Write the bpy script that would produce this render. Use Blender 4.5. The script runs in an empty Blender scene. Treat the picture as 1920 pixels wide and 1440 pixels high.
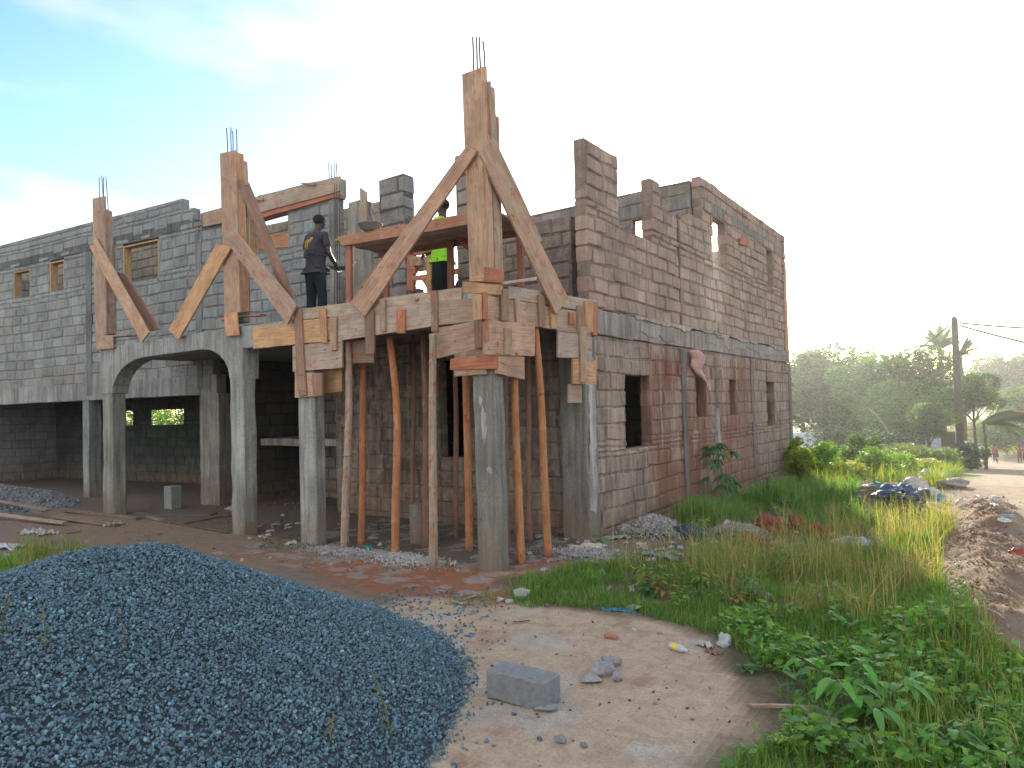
import bpy, math, random
import numpy as np
from mathutils import Vector, noise as mnoise
random.seed(7); RNG=np.random.default_rng(11)
C=bpy.context.scene.collection
sc=bpy.context.scene
# ---------------------------------------------------------------- camera frame (world: X along the arcade, Y away along the side wall, Z up, metres)
FOC=1300.; ROLL=math.radians(1.55); PITCH=math.radians(2.0); YAW=math.radians(35.4); EYE=1.6
_F=np.array([-math.sin(YAW)*math.cos(PITCH), math.cos(YAW)*math.cos(PITCH), math.sin(PITCH)])
_R0=np.array([math.cos(YAW), math.sin(YAW),0]); _U0=np.cross(_R0,_F)
_R=_R0*math.cos(ROLL)-_U0*math.sin(ROLL); _U=_U0*math.cos(ROLL)+_R0*math.sin(ROLL)
CAM=np.array([4.198,-5.502,EYE])
def ray(px,py): return _F+(px-960)/FOC*_R-(py-720)/FOC*_U
def hit(px,py,P,n):
    d=ray(px,py); n=np.array(n,float); t=((np.array(P,float)-CAM)@n)/(d@n); return CAM+t*d
def Gx(px,py,x=.08): return hit(px,py,(x,0,0),(1,0,0))
def Gy(px,py,y=0.): return hit(px,py,(0,y,0),(0,1,0))
def Gz(px,py,z=0.): return hit(px,py,(0,0,z),(0,0,1))
WA=math.radians(7); WU=np.array([-math.cos(WA),-math.sin(WA),0]); WN=np.array([math.sin(WA),-math.cos(WA),0]); WP=np.array([-5,1.9,0])
def Gw(px,py,off=0.): return hit(px,py,WP+WN*off,WN)      # left wing plane, off towards the viewer
def wing(s,z,off=0.): return WP+WU*s+WN*off+np.array([0,0,z])
def at(px,dep,z=0.):
    l=(px-960)/FOC*dep; return np.array([CAM[0]-math.sin(YAW)*dep+math.cos(YAW)*l, CAM[1]+math.cos(YAW)*dep+math.sin(YAW)*l, z])
def dl(x,y):                                              # depth and lateral distance from the viewpoint
    return (-(x-CAM[0])*math.sin(YAW)+(y-CAM[1])*math.cos(YAW)), ((x-CAM[0])*math.cos(YAW)+(y-CAM[1])*math.sin(YAW))
# ---------------------------------------------------------------- noise and terrain
def _h(ix,iy,s):
    n=(ix*374761393+iy*668265263+s*974634777)&0x7fffffff
    n=((n^(n>>13))*1274126177)&0x7fffffff
    return ((n^(n>>16))&0xffff)/65535.
def vn(x,y,s=0):
    x=np.asarray(x,float); y=np.asarray(y,float); ix=np.floor(x).astype(np.int64); iy=np.floor(y).astype(np.int64)
    fx=x-ix; fy=y-iy; fx=fx*fx*(3-2*fx); fy=fy*fy*(3-2*fy)
    a=_h(ix,iy,s); b=_h(ix+1,iy,s); c=_h(ix,iy+1,s); d=_h(ix+1,iy+1,s)
    return (a*(1-fx)+b*fx)*(1-fy)+(c*(1-fx)+d*fx)*fy
def fb(x,y,s=0,o=4):
    v=0; a=.5; t=0
    for i in range(o): v=v+a*vn(x*2**i,y*2**i,s+i*17); t+=a; a*=.5
    return v/t
def sst(a,b,x): t=np.clip((x-a)/(b-a),0,1); return t*t*(3-2*t)
def heap(x,y):
    d,l=dl(x,y); dd=d-4.25; ll=l+2.48
    sd=np.where(dd<0,3.4,1.7); sl=np.where(ll<0,2.7,2.2)
    r2=(dd/sd)**2+(ll/sl)**2+.10*(fb(x*1.1,y*1.1,5)-.5)
    q=np.clip(1-r2,0,1); return .86*np.clip(1.1-np.sqrt(np.maximum(r2,0)+.012),0,1)**1.2*np.clip(q*3.5,0,1)
def H(x,y):
    x=np.asarray(x,float); y=np.asarray(y,float)
    z=-2.45*np.clip((y-9.5)/34.5,0,1)-.25*np.clip((y-44)/40,0,1)
    near=1-sst(8,14,y)
    z=z+near*.05*(fb(x*.9,y*.9,1)-.5)*(.3+.7*sst(1.0,2.5,x))+.018*(fb(x*5,y*5,2)-.5)*(1-sst(12,25,y))
    rx=3.98+.12*np.sin(y*.7); rw=np.exp(-((x-rx)/.42)**2)*sst(-1.4,-.2,y)*(1-sst(5.2,7.5,y))
    z=z+rw*(.10+.34*fb(x*2.2+3,y*1.3,8)**1.3+.10*(fb(x*6,y*6,12)-.5))
    hx,hy=2.35,5.9
    z=z+.28*np.exp(-(((x-hx)/.7)**2+((y-hy)/.6)**2))*(.5+fb(x*3,y*3,9))
    z=z-.12*sst(4.5,5.1,x)*near
    return z
def HZ(x,y): return float(H(x,y))
def inpoly(x,y,poly):
    r=np.zeros(np.shape(x),bool); n=len(poly)
    for i in range(n):
        x1,y1=poly[i]; x2,y2=poly[(i+1)%n]
        if y1==y2: continue
        r^=((y1>y)!=(y2>y))&(x<(x2-x1)*(y-y1)/(y2-y1)+x1)
    return r
def gp(*pts): return [tuple(Gz(px,py)[:2]) for px,py in pts]
# ---------------------------------------------------------------- materials
def newmat(name):
    m=bpy.data.materials.new(name); m.use_nodes=True; nt=m.node_tree; b=nt.nodes['Principled BSDF']; return m,nt,b
def nd(nt,t,**k):
    n=nt.nodes.new(t)
    for a,v in k.items():
        if a.startswith('i_'):
            key=a[2:]; key=int(key) if key.isdigit() else key.replace('_',' ')
            n.inputs[key].default_value=v
        else: setattr(n,a,v)
    return n
def mapping(nt,src,scale):
    tc=nd(nt,'ShaderNodeTexCoord') if src!='pos' else nd(nt,'ShaderNodeNewGeometry')
    mp=nd(nt,'ShaderNodeMapping'); mp.inputs['Scale'].default_value=scale
    nt.links.new(tc.outputs['Position' if src=='pos' else src],mp.inputs[0]); return mp
def noi(nt,vec,scale,detail=5,rough=.6):
    n=nd(nt,'ShaderNodeTexNoise',i_Scale=scale,i_Detail=detail,i_Roughness=rough); nt.links.new(vec.outputs[0],n.inputs[0]); return n.outputs[0]
def rng(nt,f,a,b,c,d):
    n=nd(nt,'ShaderNodeMapRange'); nt.links.new(f,n.inputs[0])
    for i,v in enumerate((a,b,c,d)): n.inputs[i+1].default_value=v
    return n.outputs[0]
def mth(nt,op,a,b=None):
    n=nd(nt,'ShaderNodeMath',operation=op)
    for i,v in enumerate((a,b)):
        if v is None: continue
        if isinstance(v,(int,float)): n.inputs[i].default_value=v
        else: nt.links.new(v,n.inputs[i])
    return n.outputs[0]
def mix(nt,fac,a,b,mode='MIX'):
    n=nd(nt,'ShaderNodeMix',data_type='RGBA',blend_type=mode)
    for s,v in ((n.inputs[0],fac),(n.inputs[6],a),(n.inputs[7],b)):
        if isinstance(v,(int,float)): s.default_value=v
        elif isinstance(v,tuple): s.default_value=(*v,1) if len(v)==3 else v
        else: nt.links.new(v,s)
    return n.outputs[2]
def comb(nt,f):
    n=nd(nt,'ShaderNodeCombineColor')
    for i in range(3): nt.links.new(f,n.inputs[i])
    return n.outputs[0]
def bump(nt,b,h,strength,dist=.01):
    n=nd(nt,'ShaderNodeBump',i_Strength=strength,i_Distance=dist); nt.links.new(h,n.inputs['Height']); nt.links.new(n.outputs[0],b.inputs['Normal'])
def colattr(nt):
    a=nd(nt,'ShaderNodeAttribute'); a.attribute_name='Col'; return a.outputs['Color']
def mineral(name,rough=.92,*,mud=True,streak=.35,blotch=.5,scale=1.,bmp=.5,rust=None,smear=None):
    m,nt,b=newmat(name); c=colattr(nt)
    p=mapping(nt,'pos',(1,1,1)); ps=mapping(nt,'pos',(9,9,.8))
    big=noi(nt,p,1.3*scale,6,.65); fine=noi(nt,p,38*scale,4,.7); st=noi(nt,ps,1.5,5,.6)
    f=mth(nt,'MULTIPLY',rng(nt,big,.3,.7,1-blotch*.6,1+blotch*.35),rng(nt,fine,.3,.7,.78,1.2))
    f=mth(nt,'MULTIPLY',f,rng(nt,st,.35,.7,1+streak*.25,1-streak))
    col=mix(nt,1.,c,comb(nt,f),'MULTIPLY')
    if smear:
        sm=noi(nt,mapping(nt,'pos',(4,4,5)),1.3,7,.7); col=mix(nt,rng(nt,sm,.5,.62,0,.6),col,smear)
        dm=noi(nt,mapping(nt,'pos',(2.2,2.2,3.2)),1.,7,.72); col=mix(nt,rng(nt,dm,.52,.68,0,.55),col,(.11,.09,.08))
    if rust:
        sep=nd(nt,'ShaderNodeSeparateXYZ'); nt.links.new(p.outputs[0],sep.inputs[0])
        y=sep.outputs[1]; z=sep.outputs[2]
        w=mth(nt,'MULTIPLY',rng(nt,y,3.3,4.0,0,1),rng(nt,y,7.6,9.2,1,0)); w=mth(nt,'MULTIPLY',w,rng(nt,z,2.5,2.2,0,1))
        rs=noi(nt,mapping(nt,'pos',(5,5,.55)),1.1,6,.7); rb=noi(nt,mapping(nt,'pos',(.8,.8,.6)),1.5,3,.6)
        k=mth(nt,'MULTIPLY',mth(nt,'MULTIPLY',rng(nt,rs,.40,.47,0,1),rng(nt,rb,.38,.48,.2,1)),w)
        col=mix(nt,mth(nt,'MULTIPLY',k,.95),col,rust)
        wz=rng(nt,z,2.0,2.6,0,1); ws=noi(nt,mapping(nt,'pos',(7,7,.4)),1.4,6,.7)
        col=mix(nt,mth(nt,'MULTIPLY',rng(nt,ws,.5,.64,0,.5),rng(nt,z,.2,1.6,.3,1)),col,(.42,.36,.34))
        dk=noi(nt,mapping(nt,'pos',(6,6,.6)),1.2,7,.75); col=mix(nt,rng(nt,dk,.50,.64,0,.65),col,(.10,.055,.04))
    if mud:
        s2=nd(nt,'ShaderNodeSeparateXYZ'); nt.links.new(p.outputs[0],s2.inputs[0]); mu=noi(nt,mapping(nt,'pos',(7,7,4)),1.3,6,.7)
        col=mix(nt,mth(nt,'MULTIPLY',rng(nt,s2.outputs[2],.0,.65,1,0),rng(nt,mu,.38,.56,0,.8)),col,(.22,.14,.09))
    nt.links.new(col,b.inputs['Base Color']); b.inputs['Roughness'].default_value=rough
    hh=mth(nt,'ADD',mth(nt,'MULTIPLY',fine,.5),noi(nt,p,9*scale,5,.7)); bump(nt,b,hh,bmp,.012)
    return m
def woodmat(name,paint=.5):
    m,nt,b=newmat(name); c=colattr(nt)
    g=mapping(nt,'UV',(2.5,75,1)); g2=mapping(nt,'UV',(3,3.5,1)); g3=mapping(nt,'UV',(6,9,1))
    gr=noi(nt,g,1.,6,.65); bl=noi(nt,g2,1.,5,.6); sp=noi(nt,g3,1.,5,.7)
    f=mth(nt,'MULTIPLY',rng(nt,gr,.32,.66,.62,1.2),rng(nt,bl,.3,.75,.72,1.2))
    col=mix(nt,1.,c,comb(nt,f),'MULTIPLY')
    col=mix(nt,rng(nt,sp,.53,.62,0,.8*paint),col,(.36,.10,.04))
    kn=noi(nt,mapping(nt,'UV',(9,16,1)),1.,3,.5); col=mix(nt,rng(nt,kn,.66,.74,0,.8),col,(.08,.045,.03))
    col=mix(nt,rng(nt,noi(nt,mapping(nt,'UV',(2.5,5,1)),1.7,6,.7),.56,.7,0,.7),col,(.38,.34,.30))
    nt.links.new(col,b.inputs['Base Color']); b.inputs['Roughness'].default_value=.85; bump(nt,b,gr,.5,.006); return m
def plain(name,col,rough=.6,metal=0.,var=.25,scale=20,trans=0.,bmp=.2):
    m,nt,b=newmat(name); p=mapping(nt,'Object',(1,1,1)); n=noi(nt,p,scale,4,.6)
    cc=mix(nt,1.,col,comb(nt,rng(nt,n,.3,.7,1-var,1+var)),'MULTIPLY'); nt.links.new(cc,b.inputs['Base Color'])
    b.inputs['Roughness'].default_value=rough; b.inputs['Metallic'].default_value=metal
    if trans:
        t=nd(nt,'ShaderNodeBsdfTranslucent'); nt.links.new(cc,t.inputs[0]); ms=nd(nt,'ShaderNodeMixShader'); ms.inputs[0].default_value=trans
        o=nt.nodes['Material Output']; nt.links.new(b.outputs[0],ms.inputs[1]); nt.links.new(t.outputs[0],ms.inputs[2]); nt.links.new(ms.outputs[0],o.inputs[0])
    if bmp: bump(nt,b,n,bmp,.005)
    return m
def leafmat(name,trans=.45,rough=.5):
    m,nt,b=newmat(name); c=colattr(nt); nt.links.new(c,b.inputs['Base Color']); b.inputs['Roughness'].default_value=rough
    t=nd(nt,'ShaderNodeBsdfTranslucent'); cc=mix(nt,1.,c,(1.7,1.7,.7),'MULTIPLY'); nt.links.new(cc,t.inputs[0]); ms=nd(nt,'ShaderNodeMixShader'); ms.inputs[0].default_value=trans
    o=nt.nodes['Material Output']; nt.links.new(b.outputs[0],ms.inputs[1]); nt.links.new(t.outputs[0],ms.inputs[2]); nt.links.new(ms.outputs[0],o.inputs[0]); return m
MT={}
MT['concrete']=mineral('concrete',.9,streak=.5,blotch=.65)
MT['block']=mineral('block_wall',.95,streak=.25,blotch=.5,smear=(.30,.26,.215),bmp=.9)
MT['stained']=mineral('stained_block_wall',.93,streak=.5,blotch=.6,smear=(.40,.31,.25),bmp=.9,rust=(.21,.075,.04))
MT['loose']=mineral('loose_concrete',.9,mud=False,streak=.1,blotch=.45)
MT['inner']=mineral('inner_block_wall',.95,streak=.2,blotch=.4)
MT['wood']=woodmat('timber',.65); MT['cleanwood']=woodmat('fresh_timber',.25)
MT['bamboo']=woodmat('bamboo',1.1)
MT['steel']=plain('rusty_steel',(.10,.075,.065),.6,.6)
MT['leaf']=leafmat('leaf'); MT['grass']=leafmat('grass_blade',.4,.6)
MT['bark']=plain('bark',(.09,.065,.05),.9,0,.4,12,bmp=.8)
MT['skin']=plain('skin',(.055,.03,.02),.5,0,.1)
MT['hair']=plain('hair',(.01,.009,.008),.9)
MT['tshirt']=plain('grey_cotton',(.045,.042,.058),.95,0,.2,30)
MT['jeans']=plain('dark_denim',(.012,.022,.034),.95,0,.25,40)
MT['yellow']=plain('yellow_print',(.45,.32,.03),.8,0,.2,60)
MT['hivis']=plain('lime_cloth',(.30,.75,.03),.8,0,.1)
MT['orange']=plain('orange_cloth',(.7,.13,.02),.8)
MT['black']=plain('black_cloth',(.012,.013,.018),.9)
MT['navy']=plain('navy_cloth',(.03,.035,.09),.9)
MT['redcloth']=plain('red_cloth',(.28,.03,.03),.9); MT['whitecloth']=plain('white_cloth',(.6,.6,.6),.9)
MT['purple']=plain('purple_cloth',(.08,.05,.2),.9)
# ---------------------------------------------------------------- mesh helpers
def tag(o,label=None,cat=None,group=None,kind=None):
    if label: o['label']=label
    if cat: o['category']=cat
    if group: o['group']=group
    if kind: o['kind']=kind
    return o
def empty(name,loc,label,cat,group=None):
    o=bpy.data.objects.new(name,None); C.objects.link(o); o.location=Vector([float(v) for v in loc]); o.empty_display_size=.2
    return tag(o,label,cat,group)
def fast(name,V,faces,mat,col=None,uv=None,parent=None,smooth=False,shift=None):
    """V (n,3); faces: list of index arrays (k,m); col per face (nf,3)"""
    V=np.asarray(V,float)
    loc=np.zeros(3)
    if parent is not None:
        q=parent
        while q is not None: V=V-np.array(q.location); q=q.parent
    elif shift is not None: loc=np.array(shift,float); V=V-loc
    me=bpy.data.meshes.new(name); me.vertices.add(len(V)); me.vertices.foreach_set('co',V.astype(np.float32).ravel())
    li=np.concatenate([f.ravel() for f in faces]).astype(np.int32); tot=np.concatenate([np.full(len(f),f.shape[1],np.int32) for f in faces])
    st=np.concatenate([[0],np.cumsum(tot)[:-1]]).astype(np.int32)
    me.loops.add(len(li)); me.loops.foreach_set('vertex_index',li); me.polygons.add(len(tot)); me.polygons.foreach_set('loop_start',st); me.polygons.foreach_set('loop_total',tot)
    me.polygons.foreach_set('use_smooth',np.full(len(tot),bool(smooth)))
    if uv is not None:
        ul=me.uv_layers.new(name='UVMap'); ul.data.foreach_set('uv',np.asarray(uv,np.float32).ravel())
    if col is not None:
        ca=me.attributes.new('Col','FLOAT_COLOR','FACE'); c=np.ones((len(tot),4),np.float32); c[:,:3]=col; ca.data.foreach_set('color',c.ravel())
    me.update(calc_edges=True); me.validate()
    for mm in (mat if isinstance(mat,list) else [mat]): me.materials.append(mm)
    o=bpy.data.objects.new(name,me); C.objects.link(o)
    if parent is not None: o.parent=parent
    else: o.location=Vector([float(v) for v in loc])
    return o
class MB:
    def __init__(s): s.v=[]; s.f=[]; s.c=[]; s.uv=[]; s.mi=[]
    def face(s,idx,col,uv=None,mi=0):
        s.f.append(idx); s.c.append(col); s.mi.append(mi); s.uv.extend(uv if uv else [(0,0)]*len(idx))
    def hexa(s,p,col,mi=0,skip=()):       # p: 8 points bottom ring 0-3, top ring 4-7
        b=len(s.v); s.v.extend([tuple(map(float,q)) for q in p])
        for k,q in enumerate(((3,2,1,0),(4,5,6,7),(0,1,5,4),(1,2,6,5),(2,3,7,6),(3,0,4,7))):
            if k in skip: continue
            s.face([b+i for i in q],col,None,mi)
    def box(s,x0,x1,y0,y1,z0,z1,col,mi=0): s.hexa([(x0,y0,z0),(x1,y0,z0),(x1,y1,z0),(x0,y1,z0),(x0,y0,z1),(x1,y0,z1),(x1,y1,z1),(x0,y1,z1)],col,mi)
    def frame_box(s,O,u,n,u0,u1,n0,n1,z0,z1,col,mi=0):
        P=lambda a,b,z: np.array(O)+np.array(u)*a+np.array(n)*b+np.array([0,0,z])
        s.hexa([P(u0,n0,z0),P(u1,n0,z0),P(u1,n1,z0),P(u0,n1,z0),P(u0,n0,z1),P(u1,n0,z1),P(u1,n1,z1),P(u0,n1,z1)],col,mi)
    def board(s,a0,a1,b0,b1,t,col,seg=5,jit=.004,chip=.008):
        """a0,a1: one short end; b0,b1 the other; t thickness vector away from the viewer"""
        a0,a1,b0,b1,t=[np.array(q,float) for q in (a0,a1,b0,b1,t)]
        L=np.linalg.norm(b0-a0); W=np.linalg.norm(a1-a0); T=np.linalg.norm(t); wd=(a1-a0)/max(W,1e-6); ld=(b0-a0)/max(L,1e-6); td=t/max(T,1e-6)
        base=len(s.v); uo=random.random()*50; vo=random.random()*50; bow=random.uniform(-1,1)*jit*1.5
        for i in range(seg+1):
            k=i/seg; e=ld*(random.uniform(-chip,chip)) if i in (0,seg) else 0
            w0=random.uniform(-jit,jit); w1=random.uniform(-jit,jit); d=td*bow*math.sin(math.pi*k)
            q0=a0*(1-k)+b0*k+wd*w0+d+e; q1=a1*(1-k)+b1*k+wd*w1+d+(ld*random.uniform(-chip,chip) if i in (0,seg) else 0)
            for q in (q0,q1,q1+t,q0+t): s.v.append(tuple(q))
        for i in range(seg):
            c=base+i*4; k0=uo+L*i/seg; k1=uo+L*(i+1)/seg
            for j,(wa,wb) in enumerate(((0,W),(W,W+T),(W+T,2*W+T),(2*W+T,2*W+2*T))):
                j2=(j+1)%4
                s.face([c+j,c+j2,c+4+j2,c+4+j],col,[(k0,vo+wa),(k0,vo+wb),(k1,vo+wb),(k1,vo+wa)])
        s.face([base+3,base+2,base+1,base],tuple(x*.8 for x in col),[(uo,vo),(uo+W*.05,vo),(uo,vo+W),(uo,vo)])
        e=base+seg*4; s.face([e,e+1,e+2,e+3],tuple(x*.8 for x in col),[(uo,vo),(uo+W*.05,vo),(uo,vo+W),(uo,vo)])
    def tube(s,pts,rad,col,sides=10,cap=True):
        pts=[np.array(p,float) for p in pts]; base=len(s.v); uo=random.random()*30; L=0; n=len(pts)
        for i,p in enumerate(pts):
            d=pts[min(i+1,n-1)]-pts[max(i-1,0)]; d=d/max(np.linalg.norm(d),1e-9)
            a=np.cross(d,(0,0,1)) if abs(d[2])<.9 else np.cross(d,(1,0,0)); a/=np.linalg.norm(a); b=np.cross(d,a)
            r=rad[i] if hasattr(rad,'__len__') else rad
            for j in range(sides):
                t=2*math.pi*j/sides; s.v.append(tuple(p+(a*math.cos(t)+b*math.sin(t))*r))
        for i in range(n-1):
            l=np.linalg.norm(pts[i+1]-pts[i])
            for j in range(sides):
                j2=(j+1)%sides; q=base+i*sides
                s.face([q+j,q+j2,q+sides+j2,q+sides+j],col,[(uo+L,j*.03),(uo+L,(j+1)*.03),(uo+L+l,(j+1)*.03),(uo+L+l,j*.03)])
            L+=l
        if cap:
            s.face([base+j for j in range(sides)][::-1],col); s.face([base+(n-1)*sides+j for j in range(sides)],col)
    def build(s,name,mat,parent=None,bevel=0,smooth=False,shift=None):
        if not s.f: return None
        sz=sorted(set(len(f) for f in s.f)); off=0
        # keep order: group by size
        offs=[]; k=0
        for f in s.f: offs.append(k); k+=len(f)
        order=[i for n in sz for i in range(len(s.f)) if len(s.f[i])==n]
        faces=[np.array([s.f[i] for i in range(len(s.f)) if len(s.f[i])==n],np.int32) for n in sz]
        uv=[s.uv[offs[i]+j] for i in order for j in range(len(s.f[i]))]
        o=fast(name,np.array(s.v),faces,mat,np.array([s.c[i] for i in order]),uv,parent,smooth,shift)
        if isinstance(mat,list): o.data.polygons.foreach_set('material_index',np.array([s.mi[i] for i in order],np.int32))
        if bevel:
            b=o.modifiers.new('Bevel','BEVEL'); b.width=bevel; b.segments=1; b.limit_method='ANGLE'; b.angle_limit=.9
        return o
def jc(c,v=.12,h=.03):
    k=1+random.uniform(-v,v); return tuple(max(.004,x*k*(1+random.uniform(-h,h))) for x in c)
# ---------------------------------------------------------------- block masonry
def masonry(name,O,u,n,t,rects,openings,mat,parent,rh=.215,bl=.42,col=(.3,.27,.26),mcol=(.24,.22,.21),gap=.02,jit=.006,z0=None,rough=1.,back=True):
    """u along the wall, n towards the viewer; rects of solid (u0,u1,z0,z1) minus openings"""
    O=np.array(O,float); u=np.array(u,float); n=np.array(n,float); Z=np.array([0,0,1.]); m=MB()
    P=lambda a,b,z: O+u*a+n*b+Z*z
    za=min(r[2] for r in rects) if z0 is None else z0; zb=max(r[3] for r in rects); k=0; z=za
    while z<zb-1e-4:
        zt=min(z+rh,zb)
        cuts={z,zt}
        for r in list(rects)+list(openings):
            for q in (r[2],r[3]):
                if z+.06<q<zt-.06: cuts.add(q)
        cs=sorted(cuts)
        for a,b in zip(cs[:-1],cs[1:]):
            mid=(a+b)/2; sp=sorted((r[0],r[1]) for r in rects if r[2]<mid<r[3]); ms=[]
            for x0,x1 in sp:
                if ms and x0<=ms[-1][1]+1e-4: ms[-1][1]=max(ms[-1][1],x1)
                else: ms.append([x0,x1])
            for o in openings:
                if not(o[2]<mid<o[3]): continue
                nn=[]
                for x0,x1 in ms:
                    if o[1]<=x0 or o[0]>=x1: nn.append([x0,x1]); continue
                    if o[0]>x0: nn.append([x0,o[0]])
                    if o[1]<x1: nn.append([o[1],x1])
                ms=nn
            for x0,x1 in ms:
                m.frame_box(O,u,n,x0+.004,x1-.004,-t+.012,-.012,a,b,jc(mcol,.08))
                x=x0-((k%2)*.5*bl+ .07*math.sin(k*2.3))
                while x<x1:
                    w=bl*random.uniform(.80,1.15); p0=max(x+gap*random.uniform(.2,.9),x0); p1=min(x+w-gap*random.uniform(.2,.9),x1)
                    x+=w
                    if p1-p0<.05: continue
                    c=jc(col,.15,.03); g=gap*.5
                    q0=a+g+random.uniform(-.004,.004); q1=b-g+random.uniform(-.004,.004)
                    if q1-q0<.02: continue
                    J=lambda s=jit: random.uniform(-s,s)
                    pr=random.uniform(-.4,.6)*jit*rough; ch=.014
                    ring=[(p0+J(),q0+J()),(p1+J(),q0+J()),(p1+J(),q1+J()),(p0+J(),q1+J())]
                    ring=[(x_,y_+.009*math.sin(x_*1.7+za)+.006*math.sin(x_*4.1+k*.9)) for x_,y_ in ring]
                    if random.random()<.22*rough: kq=random.randrange(4); ring[kq]=(ring[kq][0]+(.03 if kq in (0,3) else -.03)*random.random(),ring[kq][1]+(.025 if kq<2 else -.025)*random.random())
                    cen=((p0+p1)/2,(q0+q1)/2)
                    inn=[(x_+(ch if x_<cen[0] else -ch),y_+(ch if y_<cen[1] else -ch)) for x_,y_ in ring]
                    bs=len(m.v)
                    for (x_,y_) in inn: m.v.append(tuple(P(x_,pr+.003+J(.002),y_)))
                    for (x_,y_) in ring: m.v.append(tuple(P(x_,pr-.010,y_)))
                    for (x_,y_) in ring: m.v.append(tuple(P(x_,-t+.010,y_)))
                    m.face([bs,bs+1,bs+2,bs+3],c)
                    for i in range(4):
                        j=(i+1)%4; m.face([bs+4+i,bs+4+j,bs+j,bs+i],c); m.face([bs+8+i,bs+8+j,bs+4+j,bs+4+i],c)
                    if back:
                        for (x_,y_) in inn: m.v.append(tuple(P(x_,-t-.003,y_)))
                        m.face([bs+15,bs+14,bs+13,bs+12],c)
                        for i in range(4):
                            j=(i+1)%4; m.face([bs+12+i,bs+12+j,bs+8+j,bs+8+i],c)
                    else: m.face([bs+11,bs+10,bs+9,bs+8],c)
        z=zt; k+=1
    return m.build(name,mat,parent)
def slabmesh(name,outline,axis_o,u,n,n0,n1,col,mat,parent,sub=.25,jit=.004,bevel=.012):
    if name in ('plaster_patch','pilaster','mortar_ledge') and parent is not None: parent=LSW if outline[0][1]<2.7 and abs(n[0])>.9 else (USW if abs(n[0])>.9 else UWW)
    """prism from an outline in (u,z), extruded along n from n0 to n1"""
    m=MB(); O=np.array(axis_o,float); u=np.array(u,float); n=np.array(n,float); pts=[]
    k=len(outline)
    for i in range(k):
        a=np.array(outline[i],float); b=np.array(outline[(i+1)%k],float); L=np.linalg.norm(b-a); s=max(1,int(L/sub))
        for j in range(s):
            q=a+(b-a)*j/s; q=q+(0 if j==0 else np.array([random.uniform(-jit,jit),random.uniform(-jit,jit)])); pts.append(q)
    f=[]; b_=[]
    for q in pts: f.append(O+u*q[0]+n*n1+np.array([0,0,q[1]])); b_.append(O+u*q[0]+n*n0+np.array([0,0,q[1]]))
    N=len(pts); m.v=[tuple(x) for x in f]+[tuple(x) for x in b_]
    m.face(list(range(N)),col); m.face([N+i for i in range(N)][::-1],col)
    for i in range(N): j=(i+1)%N; m.face([i,N+i,N+j,j],col)
    o=m.build(name,mat,parent)
    if bevel:
        b=o.modifiers.new('Bevel','BEVEL'); b.width=bevel; b.segments=2; b.limit_method='ANGLE'; b.angle_limit=.6
    return o
def column(name,x0,x1,y0,y1,z0,z1,col,parent,mat='concrete',lean=(0,0),bevel=.012,jit=.006,tw=0.):
    m=MB(); n=max(3,int((z1-z0)/.25)); 
    for i in range(n+1):
        k=i/n; z=z0+(z1-z0)*k; dx=lean[0]*k; dy=lean[1]*k; J=lambda: random.uniform(-jit,jit)
        for X,Y in ((x0,y0),(x1,y0),(x1,y1),(x0,y1)): m.v.append((X+dx+J(),Y+dy+J(),z))
    for i in range(n):
        c=i*4
        for j in range(4): m.face([c+j,c+(j+1)%4,c+4+(j+1)%4,c+4+j],col)
    m.face([3,2,1,0],col); m.face([n*4+j for j in range(4)],col)
    return m.build(name,MT[mat],parent,bevel)
# ================================================================ THE BUILDING
X_,Y_,Z_=np.array([1.,0,0]),np.array([0,1.,0]),np.array([0,0,1.])
XF=.08
BLD=empty('unfinished_building',(0,0,0),'two storey unfinished building of grey concrete blocks with arcade and open top','building')
GREY=(.285,.32,.335); GREYC=(.31,.30,.28); PINK=(.42,.30,.245); PINKM=(.27,.205,.17); DARK=(.15,.14,.135)
def R(px,py): q=Gx(px,py,XF); return q[1],q[2]
def ry(a,b): p=R(*a); q=R(*b); return (p[0],q[0],q[1],p[1])     # top-left px, bottom-right px -> opening on the side wall
OPL=[ry((1171,708),(1223,836)),ry((1305,714),(1326,775)),ry((1367,717),(1384,771)),ry((1437,720),(1455,797))]
YE=11.6
LSW=masonry('lower_side_wall',(XF,0,0),Y_,X_,.17,[(2.06,YE,-.35,2.48)],OPL,MT['stained'],BLD,col=(.38,.285,.235),mcol=(.285,.225,.19),z0=-.35,rough=1.8,gap=.016,jit=.011)
T=4.02
USW=masonry('upper_side_wall',(XF,0,0),Y_,X_,.17,[(1.98,2.88,2.82,4.932),(2.88,3.95,2.82,3.972),(3.95,4.25,2.82,4.932),(4.25,4.6,2.82,4.74),(4.6,4.93,2.82,4.548),(5.0,5.5,2.82,4.548),(5.5,6.05,2.82,4.74),(6.05,YE,2.82,5.508)],
    [ry((1335,408),(1363,505)),ry((1437,470),(1451,550))],MT['block'],BLD,col=PINK,mcol=PINKM,rh=.192,bl=.36,gap=.022,rough=2,jit=.012)
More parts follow.
